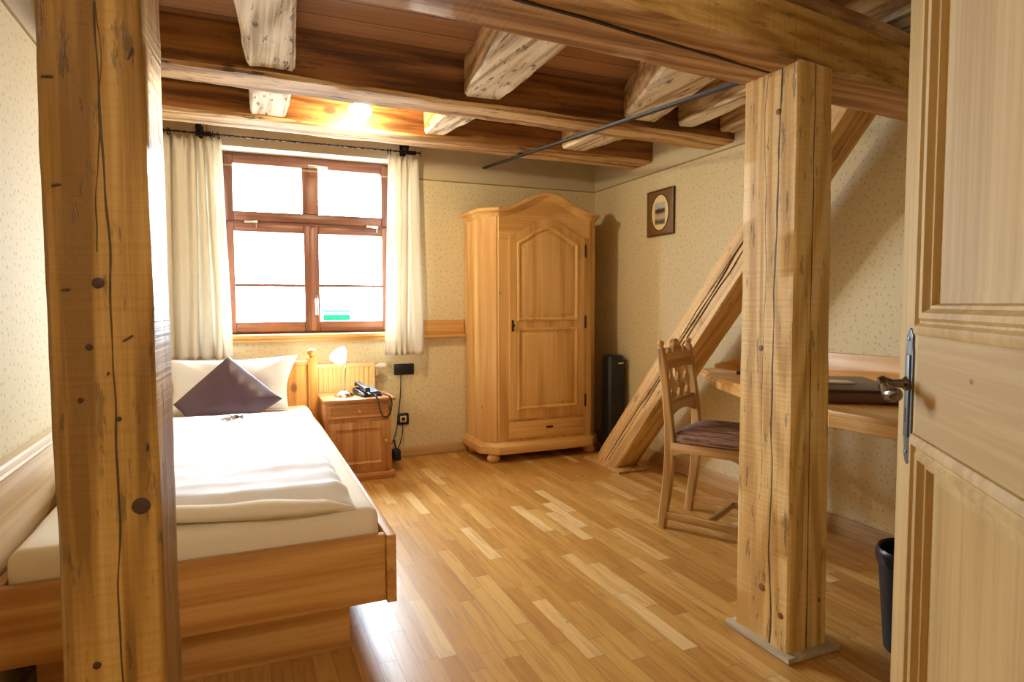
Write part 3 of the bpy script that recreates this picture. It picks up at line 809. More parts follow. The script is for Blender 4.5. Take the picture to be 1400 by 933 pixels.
for hz in (1.62, 1.065, .44):
    bm = BM(); lathe(bm, [(.0, -.055), (.004, -.05), (.008, -.042), (.008, .042), (.004, .05), (0, .055)], (2.522, YF - .016, hz), 10); link('hinge', bm, m_brassdark, dr)
dwo = rect(1.868, 2.512, .178, .308)
bm = BM(); prism(bm, dwo, 1, YF - .014, YF + .01, .003); dw = link('drawer', bm, m_ward[0], wd)
bm = BM(); box(bm, (2.175, YF - .018, .243), (2.235, YF - .013, .258), .002); link('escutcheon', bm, m_brassdark, dw)

# ------------------------------------------------------------------ bed
bed = empty('bed', (-.10, 3.4, 0), 'single pine bed with a plank headboard along the left wall', 'bed')
FY, HY = 2.10, 4.63
bm = BM(); box(bm, (LX + .03, FY, .205), (.432, FY + .032, .432), .004); link('footboard', bm, m_bed[0], bed)
bm = BM(); box(bm, (.433, FY - .012, .200), (.466, HY, .432), .004); link('side_rail', bm, m_bed[1], bed)
bm = BM(); box(bm, (LX + .032, FY + .04, .205), (LX + .06, HY, .432), .004); link('side_rail', bm, m_bed[1], bed)
bm = BM(); box(bm, (LX + .10, FY + .13, 0), (.330, FY + .16, .21), .003); box(bm, (.30, FY + .16, 0), (.330, HY - .1, .21), .003); link('plinth', bm, m_bed[0], bed)
bm = BM(); box(bm, (LX + .06, FY + .032, .30), (.433, HY, .325)); link('slatted_base', bm, m_bed[1], bed)
bm = BM(); box(bm, (LX + .04, HY, .06), (.435, HY + .028, .792), .004); box(bm, (LX + .04, HY - .008, .785), (.435, HY + .036, .815), .008); link('headboard', bm, m_bed[2], bed)
bm = BM(); box(bm, (.428, HY - .012, 0), (.492, HY + .05, .835), .006); hp = link('head_post', bm, m_bed[2], bed)
bm = BM(); lathe(bm, [(.0, .833), (.022, .834), (.026, .842), (.018, .848), (.026, .856), (.033, .872), (.028, .888), (.014, .898), (0, .90)], (.46, HY + .019, 0), 20); link('finial', bm, m_bed[2], hp)
# panel along the wall, top edge moulded
bm = BM(); box(bm, (LX + .004, FY - .08, .16), (LX + .026, HY + .03, .722), .003)
link('wall_panel', bm, m_panel[1], bed)
bm = BM(); ring(bm, [[Vector((LX + .002 + u, y, .722 + v)) for u, v in ((0, -.03), (.028, -.03), (.034, -.022), (.030, -.012), (.038, -.004), (.038, .010), (.030, .016), (0, .016))] for y in (FY - .08, HY + .03)]); link('panel_cap', bm, m_panel[1], bed)

def soft_box(lo, hi, bev, cuts, disp, fr, seed, top_only=False):
    bm = BM(); box(bm, lo, hi)
    bmesh.ops.bevel(bm, geom=bm.edges[:], offset=bev, segments=4, affect='EDGES', profile=.5)
    bmesh.ops.subdivide_edges(bm, edges=[e for e in bm.edges if e.calc_length() > .2], cuts=cuts, use_grid_fill=True)
    bm.normal_update()
    for v in bm.verts:
        n_ = v.normal
        v.co += n_ * disp * mn.noise(Vector((v.co.x * fr, v.co.y * fr, v.co.z * fr + seed)))
    return bm
bm = soft_box((LX + .062, FY + .036, .325), (.424, HY - .012, .515), .04, 24, .005, 5, 2)
tag(link('mattress', bm, m_sheet, ang=2), 'mattress in a cream fitted sheet inside the pine bed frame', 'mattress')

# white duvet, its foot end folded into a soft lip
def duvet():
    bm = BM()
    xa, xb = LX + .07, .345
    ya, yb = 2.19, 4.02
    nu, nv = 70, 110
    def top(u, v):
        x = xa + (xb - xa) * u
        yf = ya + .10 * (1 - u) ** 1.5 + .035 * math.sin(u * 5.2 + .5) - .02 + 1.8 * max(0, .40 - u) ** 1.2
        y = yf + (yb - yf) * v
        e = min(1, v / .05) ** .5 if v < .05 else 1
        e2 = min(1, (1 - v) / .03) ** .5 if v > .97 else 1
        ex = min(1, (1 - u) / .05) ** .5 if u > .95 else 1
        h = .062 * min(e, e2) * ex
        wr = .018 * mn.noise(Vector((x * 2.6, y * 9.5, 1.1))) * (1.2 - 1.0 * min(1, v * 2.6)) + .006 * mn.noise(Vector((x * 2, y * 3, 7))) + .004 * mn.noise(Vector((x * 11, y * 20, 2)))
        sd = .0
        xx = x
        return Vector((xx, y, .5175 + h + wr * min(1, h / .03) + sd))
    V = grid_mesh(bm, nu, nv, top)
    def bot(u, v):
        p = top(u, v); return Vector((p.x, p.y, .5165))
    W = grid_mesh(bm, nu, nv, bot)
    for i in range(nu):
        bm.faces.new((V[i][0], V[i + 1][0], W[i + 1][0], W[i][0])); bm.faces.new((V[i][nv], V[i + 1][nv], W[i + 1][nv], W[i][nv]))
    for j in range(nv):
        bm.faces.new((V[0][j], V[0][j + 1], W[0][j + 1], W[0][j])); bm.faces.new((V[nu][j], V[nu][j + 1], W[nu][j + 1], W[nu][j]))
    return bm
dv = tag(link('duvet', duvet(), m_white, ang=1.6), 'white duvet spread over the pine bed', 'duvet')
# rolled foot edge of the duvet: under layer showing beige
bm = BM()
def lip(t):
    u = t; x = LX + .07 + (.345 - LX - .07 - .01) * u
    y = 2.19 + .10 * (1 - u) ** 1.5 + .035 * math.sin(u * 5.2 + .5) - .02 + 1.8 * max(0, .40 - u) ** 1.2
    return x, y
rings_ = []
for k in range(61):
    t = k / 60; x, y = lip(t); th = (.026 + .010 * mn.noise(Vector((t * 5, 0, 3)))) * min(1, (1 - t) * 9 + .12)
    rings_.append([Vector((x, y - .012 + math.cos(a) * th * 1.7 + .02, .5185 + th + math.sin(a) * th)) for a in [2 * PI * j / 14 for j in range(14)]])
ring(bm, rings_); tag(link('folded_edge', bm, m_sheet, dv, ang=2), 'beige underside of the folded foot edge')

def puff(pts, thick, centre, right, upv, nseg=26, seed=0, crease=.0, pinch=1.0, sag=0):
    """cushion from a star-shaped outline (u,v): two bulging faces meeting in a seam"""
    right = Vector(right).normalized(); upv = Vector(upv).normalized(); nrm_ = right.cross(upv)
    bm = BM()
    # resample outline
    out = []
    n = len(pts)
    for i in range(n):
        a = Vector(pts[i]); b = Vector(pts[(i + 1) % n])
        for k in range(nseg):
            t = k / nseg
            p = a.lerp(b, t)
            d = math.sin(PI * t) * sag
            p = p * (1 - d)
            out.append(p)
    m = len(out); nr = 12
    def pos(i, r, s):
        p = out[i] * r
        h = thick * (1 - r ** 2.2) ** .6 * s
        h += crease * mn.noise(Vector((p.x * 9, p.y * 9, seed + s))) * (1 - r) ** .25 * 1.0
        return Vector(centre) + right * p.x + upv * p.y + nrm_ * h
    edge = [bm.verts.new(pos(i, 1, 0)) for i in range(m)]
    for s in (1, -1):
        prev = edge
        for j in range(1, nr):
            r = math.cos(j / nr * PI / 2) if True else 1 - j / nr
            cur = [bm.verts.new(pos(i, r, s)) for i in range(m)]
            for i in range(m): bm.faces.new((prev[i], prev[(i + 1) % m], cur[(i + 1) % m], cur[i]))
            prev = cur
        c = bm.verts.new(pos(0, 0, s))
        for i in range(m): bm.faces.new((prev[i], prev[(i + 1) % m], c))
    return bm
bm = puff([(-.37, -.155), (.325, -.165), (.40, .205), (-.40, .20)], .085, (-.045, 4.46, .675), (1, 0, 0), (0, .40, 1), 20, 1, .026, sag=.10)
tag(link('pillow', bm, m_white, ang=2.5), 'plump white pillow leaning on the headboard', 'pillow')
bm = puff([(.0, .30), (-.305, -.0), (-.22, -.10), (.16, -.10), (.305, -.0)], .05, (-.07, 4.245, .615), (1, 0, 0), (0, .50, 1), 16, 3, .018)
tag(link('cushion', bm, m_purple, ang=2.5), 'dark purple satin cushion set on its point against the pillow', 'cushion')
# wrapped sweets
for i, (sx, sy, a, mt, lb) in enumerate(((-.07, 3.735, .5, m_foil, 'silvery wrapped sweet on the duvet below the cushion'), (-.03, 3.765, -.4, m_choc, 'brown wrapped sweet on the duvet beside the silvery one'))):
    bm = BM(); pr = [(.012, -.034), (.009, -.028), (.003, -.018), (.009, -.012), (.011, 0), (.009, .012), (.003, .018), (.009, .028), (.012, .034)]
    rr = []
    for r_, t_ in pr:
        rr.append([Vector((t_ * math.cos(a) - (r_ * math.cos(b) * (1 + .25 * math.cos(5 * b) * (abs(t_) > .02))) * math.sin(a), t_ * math.sin(a) + r_ * math.cos(b) * math.cos(a), r_ * math.sin(b) + .0125)) + Vector((sx, sy, .583)) for b in [2 * PI * k / 20 for k in range(20)]])
    ring(bm, rr); tag(link('wrapped_sweet', bm, mt), lb, 'sweet')

# ------------------------------------------------------------------ nightstand
NX0, NX1, NY0, NY1, NH = .508, .955, 4.385, 4.80, .566
ns = empty('nightstand', ((NX0 + NX1) / 2, 4.59, 0), 'pine nightstand with a drawer over a panelled door beside the bed', 'nightstand')
bm = BM(); box(bm, (NX0, NY0, .04), (NX1, NY1, NH - .024), .003); link('body', bm, m_ns[2], ns)
bm = BM(); box(bm, (NX0 - .012, NY0 - .03, NH - .024), (NX1 + .026, NY1 + .01, NH), .006); link('top', bm, m_ns[0], ns)
bm = BM(); box(bm, (NX0 - .010, NY0 - .022, 0), (NX1 + .020, NY1, .05), .008); link('base', bm, m_ns[0], ns)
bm = BM(); box(bm, (NX0 + .018, NY0 - .012, .425), (NX1 - .018, NY0 + .01, .528), .004); frame_mould(bm, rect(NX0 + .03, NX1 - .03, .436, .517), lambda u, v, h: Vector((u, NY0 - .012 - h, v)), [(0, 0), (.004, .004), (.010, .001), (.011, 0)])
nd = link('drawer', bm, m_ns[0], ns)
kn = [(0, 0), (.007, 0), (.006, .008), (.013, .014), (.013, .020), (.008, .025), (0, .026)]
bm = BM(); lathe(bm, [(r_, -z_) for r_, z_ in kn], ((NX0 + NX1) / 2, NY0 - .011, .477), 16, axis=1); link('knob', bm, m_ns[2], nd)
bm = BM(); box(bm, (NX0 + .018, NY0 - .012, .07), (NX1 - .018, NY0 + .01, .405), .004)
P_ = lambda u, v, h: Vector((u, NY0 - .012 - h, v))
V = frame_mould(bm, rect(NX0 + .06, NX1 - .065, .115, .365), P_, [(-.004, 0), (-.002, .008), (.006, .010), (.013, .003), (.017, .001), (.026, .001), (.03, .003), (.05, .007)]); bm.faces.new(V[-1])
ndd = link('door', bm, m_ns[2], ns)
bm = BM(); lathe(bm, [(r_, -z_) for r_, z_ in kn], (NX1 - .045, NY0 - .011, .265), 16, axis=1); link('knob', bm, m_ns[2], ndd)

# bedside lamp
bl = (.655, 4.52)
tl = empty('table_lamp', (*bl, NH), 'lit chrome table lamp with a white glass shade on the nightstand', 'lamp')
bm = BM(); lathe(bm, [(0, NH), (.066, NH), (.067, NH + .006), (.058, NH + .018), (.036, NH + .034), (.012, NH + .044), (.008, NH + .052), (0, NH + .053)], (*bl, 0), 28); link('base', bm, m_chrome, tl)
bm = BM(); sp_ = [(0, .04), (.002, .12), (.006, .20), (.012, .26), (.018, .30), (.018, .325), (.006, .345), (-.008, .338)]
tube(bm, [(bl[0] + a_ + .006, bl[1], NH + b_) for a_, b_ in sp_], .005, 8); link('stem', bm, m_chrome, tl)
ax = Vector((-.55, -.25, -.8)).normalized(); c0 = Vector((bl[0] + .004, bl[1], NH + .338))
bm = BM()
rr = []; u_ = ax.orthogonal().normalized(); w_ = ax.cross(u_)
for r_, t_ in ((.010, -.004), (.018, .004), (.032, .022), (.046, .05), (.052, .075), (.050, .098), (.046, .108), (.0, .106)):
    rr.append([c0 + ax * t_ + (u_ * math.cos(a_) + w_ * math.sin(a_)) * max(r_, .0005) for a_ in [2 * PI * k / 28 for k in range(28)]])
ring(bm, rr); link('lamp_shade', bm, m_glow2, tl)
bm = BM(); lathe(bm, [(0, -.012), (.010, -.010), (.012, .008), (.0, .012)], c0, 12); link('socket_cap', bm, m_chrome, tl)

# telephone
ph0 = Vector((.815, 4.53, NH + .001))
te = empty('telephone', ph0, 'dark corded desk telephone with its curly cord hanging over the nightstand edge', 'telephone', rz=.25)
bm = BM(); prism(bm, [(-.10, 0), (.09, 0), (.09, .042), (.075, .052), (-.08, .026), (-.10, .016)], 0, -.07, .07, .006)
link('body', bm, m_black, te, local=True)
bm = BM(); prism(bm, [(-.08, .0275), (.05, .0495), (.048, .0535), (-.082, .0315)], 0, -.005, .06, .002); link('keypad', bm, m_screen, te, local=True)
bm = BM(); bar(bm, [(-.036, -.098, .040), (-.036, -.085, .050), (-.036, -.055, .060), (-.036, 0, .070), (-.036, .05, .078), (-.036, .075, .076), (-.036, .09, .066)], [.036, .044, .036, .032, .036, .044, .036], [.018, .030, .024, .020, .024, .032, .018], (1, 0, 0), .008); link('handset', bm, m_black, te, local=True)
bm = BM(); cp = []
key = [(-.045, -.11, .055), (-.03, -.13, .03), (-.02, -.185, .018), (-.015, -.215, -.005), (-.005, -.220, -.08), (.015, -.222, -.125), (.045, -.222, -.135), (.07, -.222, -.105), (.085, -.218, -.04), (.075, -.205, .010), (.06, -.16, .018), (.05, -.10, .02)]
for i in range(len(key) - 1):
    a_, b_ = Vector(key[i]), Vector(key[i + 1])
    for k in range(16): cp.append(a_.lerp(b_, k / 16))
for _ in range(20): cp = [cp[0]] + [(cp[i - 1] + cp[i] * 2 + cp[i + 1]) / 4 for i in range(1, len(cp) - 1)] + [cp[-1]]
tube(bm, [p + Vector((.004 * math.cos(i * 1.6), .0, .004 * math.sin(i * 1.6))) for i, p in enumerate(cp)], .0042, 6); link('cord', bm, m_black, te, local=True)

# ------------------------------------------------------------------ radiator
ra = empty('radiator', (.45, D - .06, .16), 'cream ribbed panel radiator under the window behind the nightstand', 'radiator')
bm = BM(); R0, R1, RZ0, RZ1 = -.10, .93, .17, .77
pts = []
nrib = 30; step = (R1 - R0) / nrib
for i in range(nrib):
    xx = R0 + i * step
    pts += [(xx, D - .078), (xx + step * .2, D - .092), (xx + step * .6, D - .092), (xx + step * .8, D - .078)]
pts += [(R1, D - .078), (R1, D - .05), (R0, D - .05)]
prism(bm, pts, 2, RZ0, RZ1 - .03); box(bm, (R0, D - .094, RZ1 - .035), (R1, D - .048, RZ1), .006); box(bm, (R0, D - .094, RZ0 - .005), (R1, D - .048, RZ0 + .02), .006)
box(bm, (R1 - .012, D - .094, RZ0), (R1 + .003, D - .048, RZ1), .004)
for xx in (.0, .85): box(bm, (xx, D - .055, .3), (xx + .03, D - .001, .36)); box(bm, (xx, D - .08, 0), (xx + .03, D - .055, .18))
link('panel', bm, m_rad, ra)
bm = BM(); lathe(bm, [(0, .0), (.012, .0), (.014, .02), (.012, .03), (.020, .032), (.022, .05), (.021, .085), (.016, .095), (0, .096)], (R1 + .0, D - .07, RZ1 - .03), 18, axis=0); link('valve', bm, m_valve, ra)
bm = BM(); tube(bm, [(R1 + .02, D - .07, RZ1 - .03), (R1 + .02, D - .07, RZ1 - .1), (R1 + .02, D - .02, RZ1 - .12), (R1 + .02, D - .009, RZ1 - .12)], .007, 8); link('pipe', bm, m_rad, ra)

# little wall shelf beside the wardrobe
sh = empty('wall_shelf', (1.47, D, .955), 'short pine ledge on the wall between the curtain and the wardrobe', 'shelf')
bm = BM(); box(bm, (1.24, D - .018, .965), (1.672, D, 1.08), .003); link('back_board', bm, m_ward[0], sh)
bm = BM(); box(bm, (1.235, D - .06, .945), (1.674, D, .967), .005); link('ledge', bm, m_ward[0], sh)

# black wall plate, socket, cable and plug
pl_ = empty('socket_plate', (1.177, D, .66), 'wide black plate on the wall below the right-hand curtain', 'wall plate')
bm = BM(); box(bm, (1.098, D - .012, .655), (1.257, D, .742), .008); link('plate', bm, m_black, pl_)
for k in range(2):
    bm = BM(); lathe(bm, [(0, -.004), (.020, -.004), (.024, -.0145), (.027, -.0145), (.029, -.010)], (1.14 + k * .075, D, .699), 20, axis=1); link('insert', bm, m_blackmatt, pl_)
so = empty('wall_socket', (1.165, D, .27), 'cream wall socket in a black square frame beside the nightstand', 'socket')
bm = BM(); box(bm, (1.12, D - .012, .262), (1.21, D, .352), .010); link('surround', bm, m_black, so)
bm = BM(); box(bm, (1.140, D - .017, .282), (1.190, D - .010, .332), .006); link('face', bm, m_cream, so)
bm = BM(); lathe(bm, [(0, -.022), (.013, -.022), (.015, -.016)], (1.165, D, .307), 16, axis=1); link('plug', bm, m_blackmatt, so)
def cable(pts, lb):
    bm = BM(); P_ = [Vector(p) for p in pts]; q = []
    for i in range(len(P_) - 1):
        for k in range(8): q.append(P_[i].lerp(P_[i + 1], k / 8))
    q.append(P_[-1])
    for _ in range(12): q = [q[0]] + [(q[i - 1] + q[i] * 2 + q[i + 1]) / 4 for i in range(1, len(q) - 1)] + [q[-1]]
    tube(bm, q, .004, 6); return tag(link('cable', bm, m_blackmatt), lb, 'cable')
cable([(1.15, D - .014, .66), (1.145, D - .02, .5), (1.125, D - .02, .36), (1.115, D - .02, .25), (1.085, D - .022, .15), (1.05, D - .03, .09)], 'thin black cable hanging down from the wide black wall plate')
cable([(1.16, D - .018, .29), (1.155, D - .03, .2), (1.13, D - .03, .10), (1.10, D - .035, .06)], 'thin black cable running from the square socket down to the floor')
bm = BM(); box(bm, (1.065, D - .10, 0), (1.125, D - .022, .085), .012, 3); tube(bm, [(1.095, D - .06, .08), (1.09, D - .045, .12), (1.085, D - .03, .15)], .006, 8)
tag(link('power_adapter', bm, m_blackmatt), 'black power adapter on the floor behind the nightstand corner', 'adapter')

# ------------------------------------------------------------------ tower fan
tw = empty('tower_fan', (2.775, 4.42, 0), 'slim black tower fan between the wardrobe and the brace', 'fan')
tx, ty = 2.775, 4.42
def sup(rx, ry, z, nn=28, e=.6):
    L = []
    for k in range(nn):
        a_ = 2 * PI * k / nn; c_, s_ = math.cos(a_), math.sin(a_)
        L.append(Vector((tx + rx * math.copysign(abs(c_) ** e, c_), ty + ry * math.copysign(abs(s_) ** e, s_), z)))
    return L
bm = BM(); ring(bm, [sup(.105, .105, 0), sup(.105, .105, .018), sup(.085, .085, .03), sup(.07, .07, .035)]); link('base', bm, m_black, tw)
bm = BM(); ring(bm, [sup(.078, .078, .034), sup(.078, .078, .77), sup(.074, .074, .785), sup(.058, .058, .795)]); bd = link('housing', bm, m_black, tw)
bm = BM()
for k in range(24): box(bm, (tx - .052, ty - .0815, .10 + k * .022), (tx + .052, ty - .076, .108 + k * .022))
link('grille', bm, m_blackmatt, tw)
bm = BM(); box(bm, (tx + .0, ty - .0825, .725), (tx + .05, ty - .076, .737), .002); tag(link('badge', bm, m_silver, tw), 'small silver badge')

# ------------------------------------------------------------------ framed picture on the right wall
pc = Vector((RX(3.93), 3.93, 1.875))
pe = empty('framed_picture', pc, 'small brown framed picture with an oval landscape on the right wall', 'picture', rz=math.atan(-.0161))
# local: x = out of the wall is -x ; y along the wall ; z up
hy, hz = .162, .168
bm = BM(); box(bm, (-.016, -hy, -hz), (0, hy, hz), .003); link('backing', bm, m_frame, pe, local=True)
bm = BM(); frame_mould(bm, rect(-hy, hy, -hz, hz), lambda u, v, h: Vector((-.015 - h, u, v)), [(0, -.012), (0, .006), (.006, .009), (.012, .004), (.014, 0)]); link('frame', bm, plain('dark_frame_edge', C8(104, 74, 38), .4), pe, local=True)
def ell(a, b, n=48): return [(a * math.cos(2 * PI * k / n), b * math.sin(2 * PI * k / n)) for k in range(n)]
bm = BM(); prism(bm, ell(.106, .130), 0, -.0175, -.012); link('oval_mount', bm, m_oval, pe, local=True)
bm = BM(); frame_mould(bm, ell(.110, .134), lambda u, v, h: Vector((-.016 - h, u, v)), [(0, 0), (.002, .004), (.005, .004), (.007, .0)]); link('oval_rim', bm, m_brassdark, pe, local=True)
bm = BM(); prism(bm, rect(-.06, .06, -.088, .075), 0, -.0185, -.016); link('print', bm, m_print, pe, local=True)

# ------------------------------------------------------------------ desk along the right wall
DZ = .808
dk = empty('desk', (2.4, 2.2, 0), 'pine wall desk running along the right wall behind the post', 'desk')
off = .018
top_pts = [(RX(.75) - off, .75), (2.0, .75), (2.0, 1.42), (1.99, 1.68), (2.19, 2.30), (2.36, 2.72), (2.585, 3.10), (RX(3.12) - off, 3.12)]
bm = BM(); prism(bm, top_pts, 2, DZ - .022, DZ, .005); link('top', bm, m_desk[1], dk)
# apron under the front edge
bm = BM(); fr_ = [(2.0, .75), (2.0, 1.42), (1.99, 1.68), (2.19, 2.30), (2.36, 2.72)]
for a_, b_ in zip(fr_[:-1], fr_[1:]):
    a3, b3 = Vector((a_[0] + .008, a_[1], DZ - .041)), Vector((b_[0] + .008, b_[1], DZ - .041))
    bar(bm, [a3, b3], .024, .042, (1, 0, 0), .004)
link('apron', bm, m_desk[1], dk)
bm = BM()
for k in range(6):
    t_ = (k + .5) / 6; cx_, cy_ = 2.36 + (2.585 - 2.36) * t_, 2.72 + (3.10 - 2.72) * t_
    lathe(bm, [(0, -.026), (.018, -.020), (.028, -.006), (.03, .004), (.022, .016), (.012, .02), (0, .021)], (cx_ + .012, cy_, DZ - .032), 14)
link('carved_edge', bm, m_desk[1], dk)
bm = BM(); prism(bm, [(.75, DZ - .02), (3.30, DZ - .02), (3.30, DZ + .005), (2.62, .945), (.75, .955)], 0, RX(2.0) - .026, RX(2.0) - .004, .003)
for v in bm.verts: v.co.x += .0161 * (v.co.y - 2.0)
link('backboard', bm, m_desk[1], dk)
for yy in (.85, 2.0, 3.0):
    bm = BM(); wx = RX(yy) - .003; prism(bm, [(wx, DZ - .022), (wx - .30, DZ - .022), (wx - .28, DZ - .06), (wx - .02, DZ - .16), (wx, DZ - .16)], 1, yy - .012, yy + .012, .003); link('bracket', bm, m_desk[2], dk)

# leather folder with paper and pen
fo = empty('leather_folder', (2.345, 1.945, DZ + .001), 'dark brown leather folder lying on the wall desk', 'folder')
bm = BM(); box(bm, (-.17, -.25, 0), (.17, .25, .050), .014, 3)
link('cover', bm, m_leather2, fo, local=True)
bm = BM(); box(bm, (-.172, -.252, .048), (.172, .252, .057), .004); link('flap', bm, m_leather, fo, local=True)
fo.rotation_euler = (0, 0, -.61)

bm = BM(); prism(bm, [(-.045, -.06), (.03, -.05), (.045, .03), (-.01, .07), (-.05, .02)], 2, 0, .0015)
o = tag(link('paper_slip', bm, m_paper, origin=(0, 0, 0), local=True), 'cream slip of paper on the leather folder', 'paper'); o.location = (2.37, 1.95, DZ + .0585); o.rotation_euler = (0, 0, -.3)
bm = BM(); lathe(bm, [(0, -.07), (.002, -.066), (.0045, -.058), (.0045, .06), (.003, .068), (0, .07)], (0, 0, .005), 10, axis=0)
o = tag(link('pen', bm, [m_silver], origin=(0, 0, 0), local=True), 'slim pale pen on the leather folder', 'pen'); o.location = (2.275, 1.89, DZ + .0585); o.rotation_euler = (0, 0, -.62)
bm = BM(); box(bm, (-.022, -.075, 0), (.022, .075, .018), .006, 3)
rc = tag(link('remote_control', bm, m_blackmatt, origin=(0, 0, 0), local=True), 'small black remote control on the desk beside the post', 'remote control'); rc.location = (2.60, 2.72, DZ + .0005); rc.rotation_euler = (0, 0, .5)
bm = BM()
for i_ in range(3):
    for j_ in range(6): box(bm, (-.014 + i_ * .011, -.055 + j_ * .02, .017), (-.007 + i_ * .011, -.045 + j_ * .02, .0195), .0008, 1)
link('keys', bm, m_cream, rc, local=True)

# ------------------------------------------------------------------ chair
ca = -math.radians(150.6)
ch = empty('dining_chair', (2.25 + .49 * .2, 2.845 - .87 * .2, 0), 'carved wooden chair with a striped upholstered seat at the desk', 'chair', rz=ca)
hwid = .187
def chl(n_, bm, m_, p=None): return link(n_, bm, m_, p or ch, local=True)
for sx in (-1, 1):
    pr = [(-.245, 0), (-.232, .10), (-.215, .22), (-.205, .34), (-.200, .45), (-.208, .58), (-.226, .74), (-.248, .90), (-.258, .965)]
    bm = BM(); bar(bm, [(sx * hwid, a_, b_) for a_, b_ in pr], [.036] * 8 + [.032], [.046, .046, .05, .054, .056, .046, .042, .038, .034], (1, 0, 0), .006)
    bm2 = chl('rear_leg', bm, m_chair[2])
    bm = BM(); lathe(bm, [(0, -.005), (.017, 0), (.019, .008), (.012, .014), (.016, .022), (.019, .032), (.014, .042), (0, .048)], (sx * hwid, -.259, .962), 14); chl('finial', bm, m_chair[2], bm2)
    bm = BM(); bar(bm, [(sx * (hwid + .02), .20, z_) for z_ in (0, .05, .10, .25, .38, .47)], [.034, .04, .034, .036, .044, .046], [.034, .04, .034, .036, .044, .046], (1, 0, 0), .006); chl('front_leg', bm, m_chair[2])
    bm = BM(); bar(bm, [(sx * hwid, -.235, .075), (sx * (hwid + .02), .20, .075)], .024, .042, (1, 0, 0), .004); chl('stretcher', bm, m_chair[1])
    # side rail, shaped below
    pts = [(-.19, .472), (.20, .472), (.20, .405), (.17, .402), (.155, .418), (.13, .422), (-.11, .428), (-.135, .422), (-.15, .405), (-.165, .402), (-.18, .410), (-.19, .41)]
    bm = BM(); prism(bm, pts, 0, sx * (hwid + .008) - .013, sx * (hwid + .008) + .013, .003); chl('seat_rail', bm, m_chair[1])
bm = BM(); bar(bm, [(-hwid - .008, .01, .075), (hwid + .008, .01, .075)], .024, .036, (0, 1, 0), .004); chl('stretcher', bm, m_chair[0])
for y_ in (.20, -.20):
    bm = BM(); box(bm, (-hwid, y_ - .013, .405), (hwid, y_ + .013, .472), .003); chl('seat_rail', bm, m_chair[0])
# carved crest rail, lower rail and splats lie in the raked back
def backp(x, z, d): 
    y = -.204 - .055 * (max(0, z - .45) / .51) ** 1.25
    return Vector((x, y + d, z))
def back_prism(pts, d0, d1, bev=.003):
    bm = BM(); A = [bm.verts.new(backp(x, z, d0)) for x, z in pts]; B = [bm.verts.new(backp(x, z, d1)) for x, z in pts]; n_ = len(pts)
    fa = bm.faces.new(A); fb = bm.faces.new(B[::-1])
    for i in range(n_): bm.faces.new((A[i], B[i], B[(i + 1) % n_], A[(i + 1) % n_]))
    bmesh.ops.bevel(bm, geom=list(fa.edges) + list(fb.edges), offset=bev, segments=1, affect='EDGES')
    return bm
crest = [(-.172, .855), (.172, .855)]
half = [(.172, .925), (.160, .940), (.145, .938), (.130, .945), (.118, .962), (.100, .968), (.084, .958), (.078, .940), (.064, .938), (.058, .956), (.046, .968), (.044, .984), (.028, 1.000), (.012, 1.010)]
crest += half + [(-x, z) for x, z in half[::-1]]
chl('crest_rail', back_prism(crest, -.013, .013, .002), m_chair[0])
low = [(.172, .60), (.172, .695), (-.172, .695), (-.172, .60), (-.15, .602), (-.10, .618), (-.05, .628), (0, .631), (.05, .628), (.10, .618), (.15, .602)]
chl('back_rail', back_prism(low, -.011, .011, .002), m_chair[0])
for k, xc in enumerate((-.105, 0, .105)):
    prf = [(.690, .020), (.705, .030), (.725, .020), (.745, .012), (.765, .022), (.785, .032), (.805, .024), (.825, .014), (.845, .022), (.862, .026)]
    pts = [(xc + w_, z_) for z_, w_ in prf] + [(xc - w_, z_) for z_, w_ in prf[::-1]]
    chl('splat', back_prism(pts, -.008, .008, .002), m_chair[2])
bm = BM()
rr = []
for k, (g, z_) in enumerate(((.0, .468), (.012, .476), (.015, .494), (.010, .514), (-.012, .534), (-.055, .552), (-.11, .563), (-.17, .568))):
    L = []
    for j in range(48):
        a_ = 2 * PI * j / 48; c_, s_ = math.cos(a_), math.sin(a_); e_ = .32
        L.append(Vector(((hwid + .008 + g) * math.copysign(abs(c_) ** e_, c_), .01 + (.198 + g) * math.copysign(abs(s_) ** e_, s_), z_)))
    rr.append(L)
ring(bm, rr); chl('seat_cushion', bm, m_seat)

# ------------------------------------------------------------------ waste bin
wb = empty('waste_bin', (2.115, 1.425, 0), 'black waste bin on the floor behind the open door', 'bin')
bm = BM(); lathe(bm, [(0, .006), (.088, .006), (.090, 0), (.094, .004), (.118, .318), (.118, .323), (.114, .323), (.090, .012), (0, .011)], (2.115, 1.425, 0), 32); link('body', bm, m_blackmatt, wb)
bm = BM(); lathe(bm, [(.116, .303), (.124, .307), (.127, .325), (.125, .349), (.119, .357), (.112, .351), (.113, .318)], (2.115, 1.425, 0), 32); link('rim', bm, m_black, wb)

